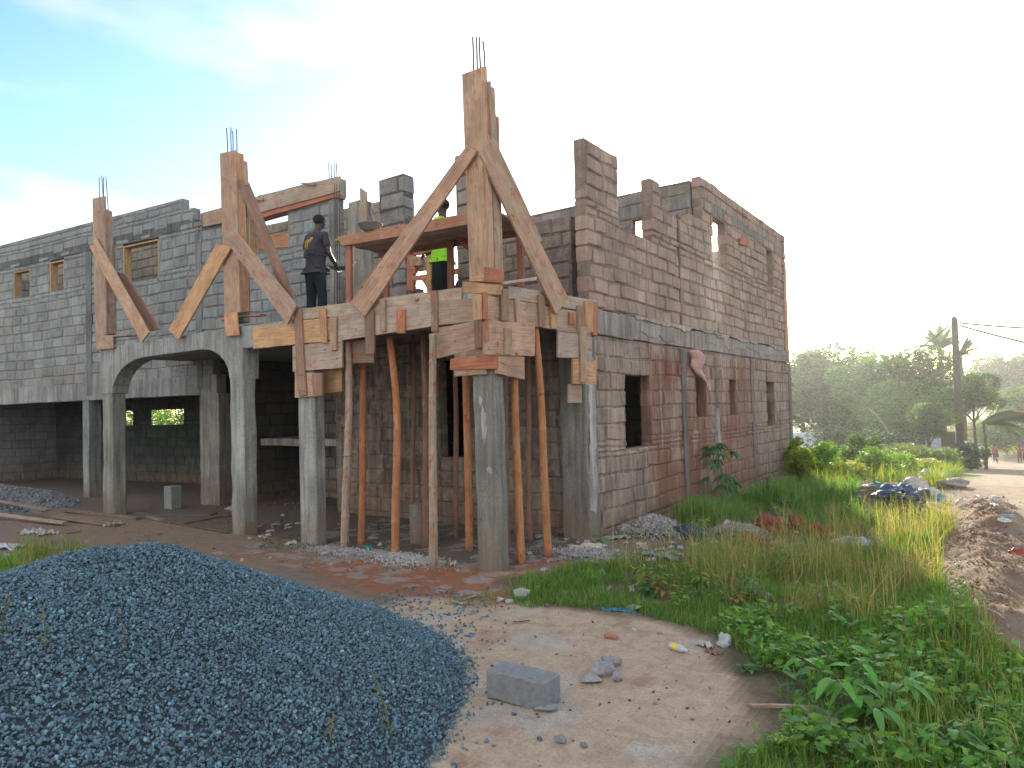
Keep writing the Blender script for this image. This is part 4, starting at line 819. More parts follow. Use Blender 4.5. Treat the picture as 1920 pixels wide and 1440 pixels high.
x,y=scatter(gp((-60,1110),(-60,1050),(40,1055),(70,1085),(30,1115)),7000,.1); blades('grass',x,y,RNG.uniform(.08,.2,len(x)),RNG.uniform(.004,.008,len(x)),gcol(len(x),GR),'green grass at the left edge beside the yellow tuft',.4)
x,y=scatter(gp((480,1035),(500,1005),(560,1000),(620,1005),(600,1030)),5000,.15,(3,97,.35,.55)); blades('grass',x,y,RNG.uniform(.02,.06,len(x)),RNG.uniform(.004,.007,len(x)),gcol(len(x),[(.05,.1,.035)]),'low mossy grass between the second and third concrete columns',.6)
x,y=scatter(gp((820,1135),(900,1110),(960,1090),(960,1130),(880,1140)),1800,.1,(4,99,.4,.6)); blades('dry_grass',x,y,RNG.uniform(.03,.09,len(x)),RNG.uniform(.003,.006,len(x)),gcol(len(x),DRY+[(.25,.12,.06)]),'withered grass on the red earth before the corner column',.6)
x,y=scatter(gp((1330,1200),(1480,1150),(1760,1170),(1830,1260),(2050,1320),(2100,1560),(1300,1560),(1380,1440),(1455,1335),(1420,1250)),26000,.2,(1.9,103,.42,.62)); n=len(x)
P=np.stack([x,y,H(x,y)+RNG.uniform(.02,.15,n)],1); a=RNG.normal(size=(n,3)); a[:,2]*=.35; a/=np.linalg.norm(a,axis=1)[:,None]; q=np.cross(a,np.array([0,0,1.])+.5*RNG.normal(size=(n,3))); q/=np.linalg.norm(q,axis=1)[:,None]; l=RNG.uniform(.012,.04,n)[:,None]
tag(fast('ground_cover',np.stack([P-a*l,P+q*l*.5,P+a*l,P-q*l*.5],1).reshape(-1,3),[np.arange(n*4).reshape(-1,4)],MT['leaf'],gcol(n,[(.12,.30,.05),(.09,.22,.05),(.2,.34,.06)]),shift=(3.4,-1.5,0)),'small-leaved creeping ground cover between the weeds at the lower right','ground cover',kind='stuff')
# lone stalks in front of the gravel
def stalk(px,py,h,lean,lab,col=(.16,.2,.06),seeds=True,zz=.05):
    p=Gz(px,py,zz); p[2]=HZ(p[0],p[1])+float(heap(p[0],p[1]))-.03; m=MB(); pts=[p+np.array([lean[0]*t**1.6,lean[1]*t**1.6,h*t]) for t in np.linspace(0,1,8)]; m.tube(pts,[.0022*(1.3-t) for t in np.linspace(0,1,8)],col,5)
    for t in np.linspace(.15,.95,9 if seeds else 4):
        q=pts[int(t*7)]; a=random.uniform(0,6.28); e=q+np.array([math.cos(a),math.sin(a),.7])*h*.16; m.tube([q,(q+e)/2+np.array([0,0,.01]),e],[.0025,.004,.0008],jc(col),4,False)
    o=m.build('grass_stalk',MT['grass'],None,shift=p); tag(o,lab,'plant')
stalk(735,1395,.32,(-.10,-.02),'tall thin green stalk with seeds standing in the gravel foot right of centre'); stalk(620,1440,.14,(.02,.0),'yellowish dry sprig at the bottom edge of the gravel',(.35,.28,.12)); stalk(240,1415,.2,(-.13,.02),'bare brown stalk leaning left over the gravel',(.2,.15,.09),False)
stalk(5,1430,.22,(.07,0),'light green stalk at the bottom left corner'); stalk(85,1440,.2,(-.01,0),'upright dry stalk at the lower left of the gravel',(.25,.24,.1))
m=MB(); blob(m,(0,0,0),(.016,.014,.012),0,9); MT['orangef']=plain('orange_peel',(.75,.2,.02),.5); o=m.build('orange_peel',MT['orangef'],None,smooth=True); q=Gz(592,1358,.42); q[2]=HZ(q[0],q[1])+float(heap(q[0],q[1]))+.012; o.location=Vector([float(v) for v in q]); tag(o,'tiny bright orange peel lying on the grey gravel','peel')
# ================================================================ LEAFY PLANTS
def leaf_into(V,F,Cc,base,d,up,L,W,col,fold=.25,droop=.4):
    d=d/np.linalg.norm(d); s=np.cross(d,up); s=s/max(np.linalg.norm(s),1e-6); nn=np.cross(s,d); b=len(V)
    prof=((0,.05),(.2,.7),(.45,1.),(.72,.72),(1.,.03))
    for t,w in prof:
        c=base+d*L*t-np.array([0,0,1])*droop*L*t*t
        V.append(c-s*W/2*w+nn*fold*W/2*w); V.append(c); V.append(c+s*W/2*w+nn*fold*W/2*w)
    for i in range(4):
        for j in range(2): a=b+i*3+j; F.append([a,a+1,a+4,a+3]); Cc.append(col)
def mesh_plant(name,root_loc,leaves,stems,label,cat='plant',group=None,stemcol=(.12,.15,.06),stemmat='grass'):
    root=empty(name,root_loc,label,cat,group); V,F,Cc=leaves
    if F: fast('leaves',np.array(V),[np.array(F)],MT['leaf'],np.array(Cc),None,root)
    m=MB()
    for pts,r in stems: m.tube(pts,r,stemcol,6,False)
    if m.f: m.build('stem',MT[stemmat],root)
    return root
def weed(px,py,nst,h,L,W,col,label,spread=.5,droop=.4,per=9,group=None,dep=None,lean=(0,0)):
    p=Gz(px,py,0) if dep is None else at(px,dep); p[2]=HZ(p[0],p[1]); V,F,Cc,st=[],[],[],[]
    for i in range(nst):
        a=random.uniform(0,6.28); sp=random.uniform(.2,1)*spread*h; hh=h*random.uniform(.6,1.05)
        pts=[p+np.array([math.cos(a)*sp*t**1.3+lean[0]*t*t,math.sin(a)*sp*t**1.3+lean[1]*t*t,hh*(t-.15*t*t)]) for t in np.linspace(0,1,7)]; st.append((pts,[.006*(1.2-t)*max(h,.2)/.4 for t in np.linspace(0,1,7)]))
        for k in range(per):
            t=random.uniform(.25,1); j=min(int(t*6),5); q=pts[j]+(pts[j+1]-pts[j])*(t*6-j) if j<6 else pts[6]
            b=a+random.uniform(-2.2,2.2) if random.random()<.7 else random.uniform(0,6.28); dv=np.array([math.cos(b),math.sin(b),random.uniform(-.1,.7)])
            pe=q+dv*L*.25; st.append(([q,pe],[.002,.0015])); leaf_into(V,F,Cc,pe,dv,np.array([0,0,1.]),L*random.uniform(.6,1.15),W*random.uniform(.7,1.1),np.array(jc(col,.3,.1)),.2,droop*random.uniform(.3,1.4))
    return mesh_plant('weed',p,(V,F,Cc),st,label,'weed',group)
LG1=(.13,.32,.07); LG2=(.09,.24,.08); LG3=(.24,.38,.06)
weed(1640,1350,9,.34,.15,.055,LG1,'big broad-leaved green weed with arching stems at the bottom right',1.1,.7,9)
weed(1745,1400,4,.25,.13,.04,LG1,'drooping narrow-leaved weed right of the biggest broad-leaved weed',1.3,.9,8)
weed(1560,1262,6,.16,.085,.075,LG2,'round-leaved dark green weed in the middle of the grass',.9,.15,6)
weed(1590,1195,6,.20,.07,.045,LG1,'pale green small-leaved weed in front of the tall dry grass',.8,.4,9)
weed(1700,1215,5,.17,.08,.04,LG3,'low light green weed left of the earth mound',.9,.4,8)
weed(1805,1160,3,.16,.06,.045,LG1,'small leafy sprout at the foot of the earth ridge',.6,.3,8)
weed(1510,1305,5,.10,.09,.035,LG2,'flat spreading weed just left of the biggest broad-leaved weed',1.3,.3,7)
weed(1790,1300,6,.18,.08,.03,LG1,'bushy green weed near the right edge below the mound',1.0,.5,9)
weed(1880,1400,6,.2,.07,.02,LG3,'fine-leaved bright weed at the bottom right corner',.8,.5,12)
weed(1470,1410,6,.13,.06,.02,LG3,'low feathery weed at the bottom edge beside the bare ground',1.0,.5,10)
weed(1400,1260,4,.09,.05,.03,LG2,'tiny weed at the edge of the bare ground near the white bag',1.,.4,7)
weed(1020,1110,5,.12,.06,.012,LG1,'grassy green weed in front of the orange bamboo prop',.9,.6,10)
weed(1130,1020,4,.12,.05,.03,LG1,'small green weed at the foot of the wall corner',.9,.5,8)
weed(1310,1190-60,5,.16,.06,.02,LG2,'dark green weed clump left in the grass behind the bare ground',.9,.5,9)
weed(1440,940,7,.5,.11,.035,(.09,.18,.06),'knee-high pale green weed in front of the side wall, right of the slender sapling',.5,.5,12)
weed(1580,975,5,.3,.09,.04,(.2,.17,.04),'yellowing broad-leaved weed behind the brown sacks',.7,.5,8)
weed(1700,965,6,.35,.09,.05,(.12,.2,.04),'sunlit leafy weed in front of the blue rubbish heap',.7,.4,9)
for i in range(22):
    px,py=random.choice([(random.uniform(1180,1420),random.uniform(1085,1150)),(random.uniform(1420,1740),random.uniform(1050,1180)),(random.uniform(1280,1560),random.uniform(950,1000))])
    weed(px,py,random.randint(3,6),random.uniform(.14,.3),random.uniform(.05,.09),random.uniform(.02,.045),random.choice([LG1,LG2,LG3,(.28,.2,.06)]),'small leafy weed among the grass between the bare ground and the side wall',.8,.5,8,group='small weeds in the grass')
# slender sapling against the side wall (palmate leaves)
def sapling():
    p=Gx(1352,935,.35); p[2]=HZ(p[0],p[1]); V,F,Cc,st=[],[],[],[]
    pts=[p+np.array([.04*math.sin(t*4),-.1*t,1.0*t]) for t in np.linspace(0,1,9)]; st.append((pts,[.016*(1.2-t) for t in np.linspace(0,1,9)]))
    for i in range(26):
        t=random.uniform(.2,1); q=pts[min(int(t*8),8)]; a=random.uniform(0,6.28); e=q+np.array([math.cos(a)*.26,math.sin(a)*.26,random.uniform(-.02,.16)])*random.uniform(.6,1.1); st.append(([q,(q+e)/2+np.array([0,0,.04]),e],[.004,.003,.002]))
        for k in range(5):
            b=a+(k-2)*.5; leaf_into(V,F,Cc,e,np.array([math.cos(b),math.sin(b),-.1]),np.array([0,0,1.]),.19*random.uniform(.7,1.1),.055,np.array(jc((.075,.17,.06),.3,.1)),.15,.7)
    return mesh_plant('sapling',p,(V,F,Cc),st,'slender leafy sapling standing against the stained side wall','plant')
sapling()
def cloud_leaves(blobs,n,L,W,col,shell=.55,var=.35,flat=.35,dark=None):
    c=np.array([b[0] for b in blobs]); r=np.array([b[1] for b in blobs]); pr=r**2/np.sum(r**2); k=RNG.choice(len(blobs),n,p=pr)
    d=RNG.normal(size=(n,3)); d/=np.linalg.norm(d,axis=1)[:,None]; rad=r[k]*(shell+(1-shell)*RNG.random(n)**.5)*RNG.uniform(.9,1.12,n); P=c[k]+d*rad[:,None]*np.array([1,1,.8])
    a=RNG.normal(size=(n,3)); a[:,2]*=flat; a/=np.linalg.norm(a,axis=1)[:,None]; s=np.cross(a,RNG.normal(size=(n,3))); s/=np.linalg.norm(s,axis=1)[:,None]
    l=(L*RNG.uniform(.6,1.3,n))[:,None]; w=(W*RNG.uniform(.6,1.2,n))[:,None]
    V=np.stack([P-a*l/2,P+s*w/2,P+a*l/2,P-s*w/2],1).reshape(-1,3); F=np.arange(n*4).reshape(-1,4)
    bc=RNG.uniform(.75,1.25,len(blobs)); cc=np.array(col)[None]*RNG.uniform(1-var,1+var,(n,1))*(1+RNG.uniform(-.1,.1,(n,3)))*bc[k][:,None]
    return V,F,cc
def tree(loc,h,cr,n,L,col,label,name='tree',cat='tree',trunkh=.35,nb=16,group=None,sq=.8,trunkr=.16,barkcol=(.1,.08,.06),low=.0):
    root=empty(name,loc,label,cat,group); loc=np.array(loc,float); bl=[]; m=MB(); top=loc+np.array([0,0,h*trunkh])
    cz=h*(trunkh+(1-trunkh)*.5)-low; 
    for i in range(nb):
        a=random.uniform(0,6.28); u=random.uniform(-1,1); q=math.sqrt(1-u*u)*random.uniform(.55,.85); R_=cr*random.uniform(.26,.48)
        bl.append((loc+np.array([math.cos(a)*q*cr,math.sin(a)*q*cr,cz+u*(h*(1-trunkh)*.5-R_*.6)]),R_))
    bl.append((loc+np.array([0,0,cz]),cr*.5))
    m.tube([loc-Z_*.3,loc+np.array([.03,0,h*trunkh*.5]),top],[trunkr*1.3,trunkr,trunkr*.8],(1,1,1),9)
    for c,r in bl[:10]:
        mid=(top+c)/2+np.array([random.uniform(-.2,.2),random.uniform(-.2,.2),.1])*cr*.4; m.tube([top-Z_*.1,mid,c],[trunkr*.5,trunkr*.28,trunkr*.1],(1,1,1),6)
    m.build('trunk',MT['bark'],root,smooth=True); V,F,cc=cloud_leaves(bl,n,L,L*.5,col); fast('crown',V,[F],MT['leaf'],cc,None,root); return root
def T(px,dep,h,cr,n,L,col,label,**k):
    q=at(px,dep); q[2]=HZ(q[0],q[1]); return tree(q,h,cr,n,L,col,label,**k)
DG=(.06,.14,.04); MG=(.10,.21,.045); YG=(.2,.32,.05)
T(1502,46,7.2,3.4,16000,.24,DG,'hazy dark tree half hidden behind the far corner of the building',nb=18,sq=1)
T(1578,46,8.0,3.1,18000,.22,DG,'tall round-crowned dark tree, the highest right of the building',nb=20,trunkh=.3)
T(1545,40,4.9,2.6,15000,.2,(.04,.095,.035),'dark spreading tree below the tall round one, behind the huts',trunkh=.25,nb=18)
T(1625,38,5.6,2.4,14000,.19,MG,'middle green tree between the round-crowned tree and the flat-topped one',trunkh=.3)
T(1665,38,6.2,2.0,12000,.18,MG,'open flat-topped tree with sky showing through its crown',trunkh=.45,nb=14)
T(1722,34,6.0,2.0,14000,.17,(.055,.12,.03),'bright bushy tree just left of the utility pole',trunkh=.3,nb=16)
T(1695,33,4.0,2.2,14000,.16,MG,'low wide tree under the flat-topped tree, over the blue roofs',trunkh=.3,nb=18)
T(1735,27,2.5,1.05,6500,.12,(.08,.15,.03),'sunlit yellow green tree in front of the metal roofs, left of the pole',trunkh=.35,nb=12,trunkr=.06)
T(1822,33,4.4,1.35,9000,.15,(.07,.14,.03),'small sunlit tree with a thin trunk right of the utility pole',trunkh=.5,nb=14,trunkr=.07)
T(1890,80,9.5,4.6,9000,.4,(.05,.09,.04),'pale far tree at the right edge above the meadow',nb=18)
T(1960,75,9,5,6000,.4,(.05,.09,.04),'far tree partly cut off by the right edge of the view',nb=18)
T(1830,95,7,5.5,8000,.45,(.06,.1,.045),'low far tree in the haze behind the palm fronds',nb=18)
T(1780,90,7.5,6,7000,.45,(.05,.09,.04),'far wooded clump behind the utility pole',nb=18)
T(1905,52,4.6,2.8,9000,.25,(.08,.14,.04),'pale green tree on the right above the road end',nb=16,trunkh=.2)
def shrub(px,dep,h,cr,n,L,col,label,**k): return T(px,dep,h,cr,n,L,col,label,name='shrub',cat='shrub',trunkh=.1,trunkr=.03,**k)
shrub(1497,15.5,.95,.33,2600,.09,YG,'bright yellow green shrub right beside the far building corner')
shrub(1610,17,1.05,.50,4200,.08,(.075,.16,.035),'round leafy green shrub in the sunlit grass')
shrub(1505,19,.7,.4,2000,.09,(.3,.22,.03),'low yellow leafed shrub behind the building corner')
shrub(1740,20,.8,.75,3000,.10,(.08,.13,.04),'sprawling shrub left of the pole foot')
shrub(1812,24,.95,.55,2600,.10,(.035,.09,.035),'dark shrub at the foot of the utility pole')
shrub(1660,19,.55,.7,3000,.08,(.15,.19,.04),'low spreading green shrub in the middle of the grass field')
shrub(1690,23,.9,.9,3000,.1,(.11,.17,.035),'feathery shrub below the sunlit tree')
shrub(1560,30,2.0,1.3,5000,.13,(.03,.075,.03),'dark shrub in front of the metal roofed hut')
shrub(1640,27,1.5,1.2,5000,.12,(.03,.08,.035),'dark green shrub under the dry branch')
shrub(1835,60,2,2.5,5000,.25,(.15,.19,.06),'pale shrub at the far end of the road')
shrub(1880,48,2.2,2.0,5000,.2,(.05,.10,.05),'hazy green shrub behind the children on the road')
for a in ((1490,13.5,.95,.32,2600,.07,(.2,.28,.04),'small bright shrub touching the foot of the far building corner'),(1535,14.5,.75,.4,2400,.07,(.12,.24,.04),'low leafy bush beside the young palm'),(1590,13.2,.4,.35,1600,.06,(.22,.26,.06),'yellowish bush before the round leafy shrub'),(1640,14.5,.65,.5,2600,.07,(.12,.22,.04),'low green bush behind the rubbish heap'),(1690,15.5,.55,.45,2200,.07,(.16,.25,.05),'feathery green bush behind the pile of bags'),(1735,16,.45,.4,1600,.07,(.22,.24,.08),'dry yellow bush at the road side of the grass')): shrub(*a)
# background greenery seen through the ground floor strip windows
for i,(s,lab) in enumerate(((7.5,'green tree behind the building seen through the left strip window'),(9.8,'green tree behind the building seen through the right strip window'),(12.5,'green tree behind the left end of the building'))):
    q=wing(s*1.25,0,-7.5); q[2]=0; tree(q,3.2,1.6,5000,.13,(.10,.2,.06),lab,trunkh=.1)
# palm
def palm(loc,h,label,nf=14,fl=1.6,col=(.05,.09,.03),trunk=True,tilt=0,rng_a=None,droop=.9,up=.9,tip=None):
    root=empty('palm_tree',loc,label,'palm'); loc=np.array(loc,float); top=loc+np.array([0,0,h])
    if trunk: m=MB(); tr=min(.16,h*.035); m.tube([loc-Z_*.3,loc+np.array([.05,0,h*.5]),top],[tr,tr*.8,tr*.7],(1,1,1),9); m.build('trunk',MT['bark'],root,smooth=True)
    for i in range(nf):
        a=random.uniform(*(rng_a or (0,6.28))); e=random.uniform(.1,1)*up; V,F,Cc=[],[],[]; pts=[]
        for t in np.linspace(0,1,12): pts.append(top+np.array([math.cos(a)*math.cos(e)*fl*t,math.sin(a)*math.cos(e)*fl*t,fl*(math.sin(e)*t-droop*t*t*(1-e*.5))]))
        c=jc(col,.25,.1)
        for j in range(1,12):
            for s in (-1,1):
                for q in (0,.5):
                    p=pts[j-1]*(1-q)+pts[j]*q; d=pts[j]-pts[j-1]; d/=np.linalg.norm(d); sd=np.cross(d,Z_); sd/=max(np.linalg.norm(sd),1e-6); l=fl*.24*math.sin(math.pi*min(1,(j+q)/12*.9+.12)); dv=sd*s+d*.6-Z_*.5; dv/=np.linalg.norm(dv)
                    b=len(V); w=d*.04*fl/1.6; V+= [p-w,p+w,p+dv*l+w*.2,p+dv*l-w*.2]; F.append([b,b+1,b+2,b+3]); Cc.append(jc(tip,.2) if tip and i==1 and j>7 else c)
        m=MB(); m.tube(pts,[.018*(1.15-t) for t in np.linspace(0,1,12)],c,5,False); b=len(V); V=V+[np.array(v) for v in m.v]; F+= [[b+k for k in f] for f in m.f if len(f)==4]; Cc+=[c]*sum(len(f)==4 for f in m.f)
        fast('frond',np.array(V),[np.array(F)],MT['leaf'],np.array(Cc),None,root)
    return root
def PL(px,dep,*a,**k): q=at(px,dep); q[2]=HZ(q[0],q[1]); return palm(q,*a,**k)
PL(1765,42,7.0,'dark coconut palm rising behind the bright tree left of the utility pole',nf=16,fl=1.9,up=1.4,droop=.7)
PL(1802,38,6.0,'palm behind the utility pole, its fronds showing on both sides',nf=8,fl=1.5,up=1.3,droop=.6)
PL(1840,26,1.75,'low palm with long fronds arching right, the tips turned orange',nf=9,fl=2.0,col=(.09,.12,.03),trunk=True,rng_a=(.0,1.2),droop=.7,up=.7,tip=(.6,.28,.02))
PL(1560,17.5,.12,'young palm with upright yellow green fronds in the sunlit grass',nf=9,fl=.8,col=(.12,.2,.04),trunk=False,up=1.4,droop=.3)
# dry branch
m=MB(); q0=at(1672,30); q0[2]=HZ(q0[0],q0[1]); q1=at(1640,30,.9); q2=at(1625,30,1.2); q3=at(1605,30,1.05)
m.tube([q0,at(1660,30,.2),q1,q2,q3],[.05,.04,.03,.02,.008],(1,1,1),7); m.tube([at(1650,30,.55),at(1632,30,.75),at(1622,30,.72)],[.02,.015,.005],(1,1,1),6)
MT['drywood']=plain('bleached_wood',(.35,.31,.28),.9); tag(m.build('dead_branch',MT['drywood'],None,smooth=True,shift=q0),'bleached bare branch arching over the shrubs below the trees','branch')
# ================================================================ UTILITY POLE, WIRES, HUTS
pb=at(1795,31); pb[2]=HZ(pb[0],pb[1]); pt=pb.copy(); pt[2]=1.6+(746-596)/FOC*31
UP=empty('utility_pole',pb,'dark wooden utility pole standing beside the dirt road','pole')
MT['pole']=plain('tarred_wood',(.05,.035,.032),.85,0,.4,6,bmp=.8)
m=MB(); m.tube([pb-Z_*.3,(pb+pt)/2,pt-Z_*.15,pt],[.17,.15,.135,.07],(1,1,1),14); m.build('pole_shaft',MT['pole'],UP,smooth=True)
for dz,s in ((.45,1),(.32,1),(.45,-1)):
    m=MB(); c=pt-Z_*dz; e=c+np.array([math.cos(YAW),math.sin(YAW),0])*.26*s; m.tube([c,e,e+Z_*.08],[.02,.02,.04],(1,1,1),8); m.build('insulator',MT['steel'],UP)
def wire(a,b,sag,lab,r=.045):
    m=MB(); m.tube([a*(1-t)+b*t-Z_*sag*4*t*(1-t) for t in np.linspace(0,1,14)],r,(1,1,1),5); tag(m.build('overhead_wire',MT['steel'],None,shift=a),lab,'wire','overhead wires at the utility pole')
rt=np.array([math.cos(YAW),math.sin(YAW),0])
e1=at(1960,31.5,1.6+(746-619)/FOC*31); e1=at(2300,30,4.6); wire(pt-Z_*.3+rt*.26,e1,.35,'upper wire running right from the utility pole')
wire(pt-Z_*.42+rt*.26,at(2150,26,2.6),.15,'lower wire falling steeply right from the utility pole'); wire(pt-Z_*.42-rt*.26,at(1600,48,2.2),.2,'thin wire falling left from the utility pole into the trees')
MT['tin']=plain('weathered_tin',(.42,.48,.55),.45,.2,.3,3); MT['mud']=plain('mud_wall',(.22,.17,.13),.95,0,.3,3)
def hut(px,dep,w,dpt,h,rot,label):
    q=at(px,dep); q[2]=HZ(q[0],q[1]); root=empty('hut',q,label,'hut'); root.rotation_euler=(0,0,YAW+rot)
    m=MB(); m.box(-w/2,w/2,-dpt/2,dpt/2,-.2,h,(1,1,1)); m.build('wall',MT['mud'],None).parent=root
    m=MB(); o=.25; n=14
    for s in (-1,1):
        for i in range(n): 
            a=-w/2-o+(w+2*o)*i/n; b_=-w/2-o+(w+2*o)*(i+1)/n; k=.03*(i%2); k2=.03*((i+1)%2)
            m.hexa([(a,s*(dpt/2+o),h-.05+k),(b_,s*(dpt/2+o),h-.05+k2),(b_,0,h+.55+k2),(a,0,h+.55+k),(a,s*(dpt/2+o),h-.03+k),(b_,s*(dpt/2+o),h-.03+k2),(b_,0,h+.57+k2),(a,0,h+.57+k)],(1,1,1))
    m.build('roof',MT['tin'],None).parent=root
    m=MB(); m.box(-.4,.4,-dpt/2-.03,-dpt/2+.02,0,1.7,(1,1,1)); m.build('door',MT['bark'],None).parent=root
hut(1560,36,5,4,1.05,.05,'low mud hut with a pale tin roof behind the sunlit shrubs'); hut(1655,38,4,4,1.3,-.2,'low hut with bluish tin roof under the spreading trees'); hut(1725,35,3.2,3,.85,.25,'small hut with a shiny pale roof left of the utility pole')
# ================================================================ LOOSE THINGS ON THE GROUND
block_at(981,1312,.375,.155,.17,math.radians(3),(.23,.24,.25),'large grey concrete block lying on the pale bare ground beside the gravel heap',chip=.012)
def chunk(px,py,size,col,lab,flat=.6,rot=0,lift=0,name='rubble_piece',cat='rubble',mat='loose',zz=0.):
    p=Gz(px,py,zz); p[2]=HZ(p[0],p[1])+float(heap(p[0],p[1])); m=MB(); v,f=ico(); v=v*np.array([1+random.uniform(-.38,.3) for _ in range(12)])[:,None]*np.array([1,random.uniform(.55,.85),flat])*size/2
    c,s=math.cos(rot),math.sin(rot); v=v@np.array([[c,s,0],[-s,c,0],[0,0,1]]); v=v+p+np.array([0,0,size*flat*.38+lift]); m.v=[tuple(q) for q in v]
    for q in f: m.face(list(map(int,q)),col)
    o=m.build(name,MT[mat],None,shift=p); return tag(o,lab,cat)
CG=(.30,.29,.29)
chunk(1020,1331,.14,(.26,.28,.29),'grey shard lying against the front right of the large block',.35,.4)
chunk(1128,1262,.22,CG,'longest broken concrete lump of the heap right of the large block',.35,1.2); chunk(1150,1247,.15,(.25,.25,.26),'dark broken lump at the back of the small rubble heap',.5,.3); chunk(1158,1275,.12,CG,'small wedge lump on the right of the small rubble heap',.5,2); chunk(1110,1278,.13,(.33,.30,.30),'flat pale lump at the front of the small rubble heap',.35,.8)
chunk(1052,1393,.085,(.2,.22,.24),'flat bluish stone at the bottom of the bare ground',.45,.1); chunk(1095,1403,.04,(.18,.18,.18),'small dark stone right of the flat bluish stone',.6); chunk(1012,1387,.035,(.12,.14,.16),'tiny dark stone left of the flat bluish stone',.6)
chunk(980,1126,.16,(.36,.36,.34),'upright whitish concrete lump at the grass edge',.8,.5); chunk(938,1129,.09,(.45,.45,.44),'small round whitish lump left of the upright concrete lump',.6); chunk(956,1131,.10,(.42,.42,.41),'middle whitish lump at the grass edge',.4)
chunk(1188,1145,.14,(.33,.33,.34),'grey lump at the grass edge beside the blue plastic strip',.4); chunk(290,1047,.07,(.5,.4,.33),'pale broken shard sticking out on top of the gravel heap',1.1,zz=.6)
chunk(735,1040,.12,(.4,.4,.4),'lump at the foot of the lone orange prop',.3); chunk(700,1010,.16,(.33,.32,.31),'flat grey lump on the earth between the props',.25); chunk(610,1040,.13,(.34,.34,.34),'grey lump near the second column',.35); chunk(520,985,.18,(.3,.28,.26),'brown grey lump behind the third column',.3)
chunk(1010,1010,.16,(.34,.34,.35),'pair of whitish lumps behind the right props, the left one',.45); chunk(430,958,.2,(.3,.29,.28),'rubble lump beside the inner plastered column',.5); chunk(470,1012,.1,(.35,.34,.33),'pale lump in front of the third column',.4)
b_=block_at(1146,1196,.105,.03,.045,math.radians(-12),(.42,.18,.12),'small reddish offcut of brick lying on the bare ground',name='brick_piece',chip=.004)
block_at(324,953,.21,.40,.2,.1,(.27,.30,.30),'hollow concrete block standing upright on the floor under the arch',name='concrete_block')
block_at(546,812,.3,.17,.15,0,(.30,.28,.26),'concrete block lying on the stone shelf in the recess'); 
o=bpy.context.scene.objects[-1] if False else None
# stub behind the props
m=MB(); q=Gz(779,1020,0); m.box(q[0]-.1,q[0]+.1,q[1],q[1]+.15,-.1,.47,(.25,.235,.225)); tag(m.build('concrete_stub',MT['concrete'],None,bevel=.01,shift=q),'low concrete stub standing among the props under the slab','post')
def plank(px0,py0,px1,py1,w,th,col,lab,z0=.0,z1=.0,name='plank',group=None,mat='wood',lift=.02):
    a=Gz(px0,py0,z0); b=Gz(px1,py1,z1); a[2]=max(z0,HZ(a[0],a[1]))+lift; b[2]=max(z1,HZ(b[0],b[1]))+lift; d=b-a; s=np.cross(d,Z_); s/=np.linalg.norm(s); m=MB(); m.board(a-s*w/2,a+s*w/2,b-s*w/2,b+s*w/2,(0,0,-th),col,6,.005,.02)
    return tag(m.build(name,MT[mat],None,.003,shift=a),lab,'plank',group)
plank(-60,958,122,981,.10,.03,(.42,.34,.27),'long pale plank lying at the left edge, slightly raised',.12,.04); plank(-30,935,90,957,.09,.03,(.30,.2,.15),'reddish plank behind the long pale plank',.22,.14)
plank(-20,975,140,1000,.2,.03,(.2,.15,.12),'dark board under the long pale plank'); plank(100,968,215,985,.14,.03,(.24,.18,.14),'dark board leaning toward the leftmost arcade column',.05,.02); plank(120,955,260,972,.08,.05,(.18,.14,.11),'dark beam end behind the leftmost arcade column',.05,.02)
plank(255,962,305,976,.09,.06,(.25,.2,.16),'short log lying on the floor edge under the arch'); plank(300,978,430,1000,.03,.015,(.14,.1,.08),'thin dark lath on the sandy ground right of the arch'); plank(330,985,470,962,.03,.015,(.13,.1,.08),'thin lath crossing the sand toward the third column')
plank(230,968,400,965,.25,.05,(.12,.11,.1),'dark timber sill along the floor under the arch',0,0); plank(700,1035,770,1046,.13,.02,(.33,.33,.33),'grey cement-covered board at the foot of the lone prop'); plank(785,1056,832,1060,.12,.03,(.45,.44,.42),'scrap board under the thick pale prop',lift=.03)
plank(1405,1333,1530,1335,.022,.018,(.40,.34,.29),'bare pale stick lying across the edge of the grass at the lower right',lift=.03); plank(1180,1205-100,1230,1085,.02,.015,(.4,.33,.2),'dry straw-like stick in the grass'); plank(845,1128,868,1136,.03,.008,(.45,.37,.28),'thin wood chip on the red earth'); plank(868,1128,890,1121,.02,.008,(.42,.34,.25),'second thin wood chip pointing up right on the red earth'); plank(962,1170,990,1168,.02,.006,(.12,.09,.08),'small dark twig on the bare ground')
plank(1545,1380,1590,1430,.012,.01,(.45,.35,.16),'bent yellow straw under the big weed')
plank(1735,948,1790,975,.10,.05,(.2,.16,.13),'dark old board stuck in the ridge beside the road',.15,.05)
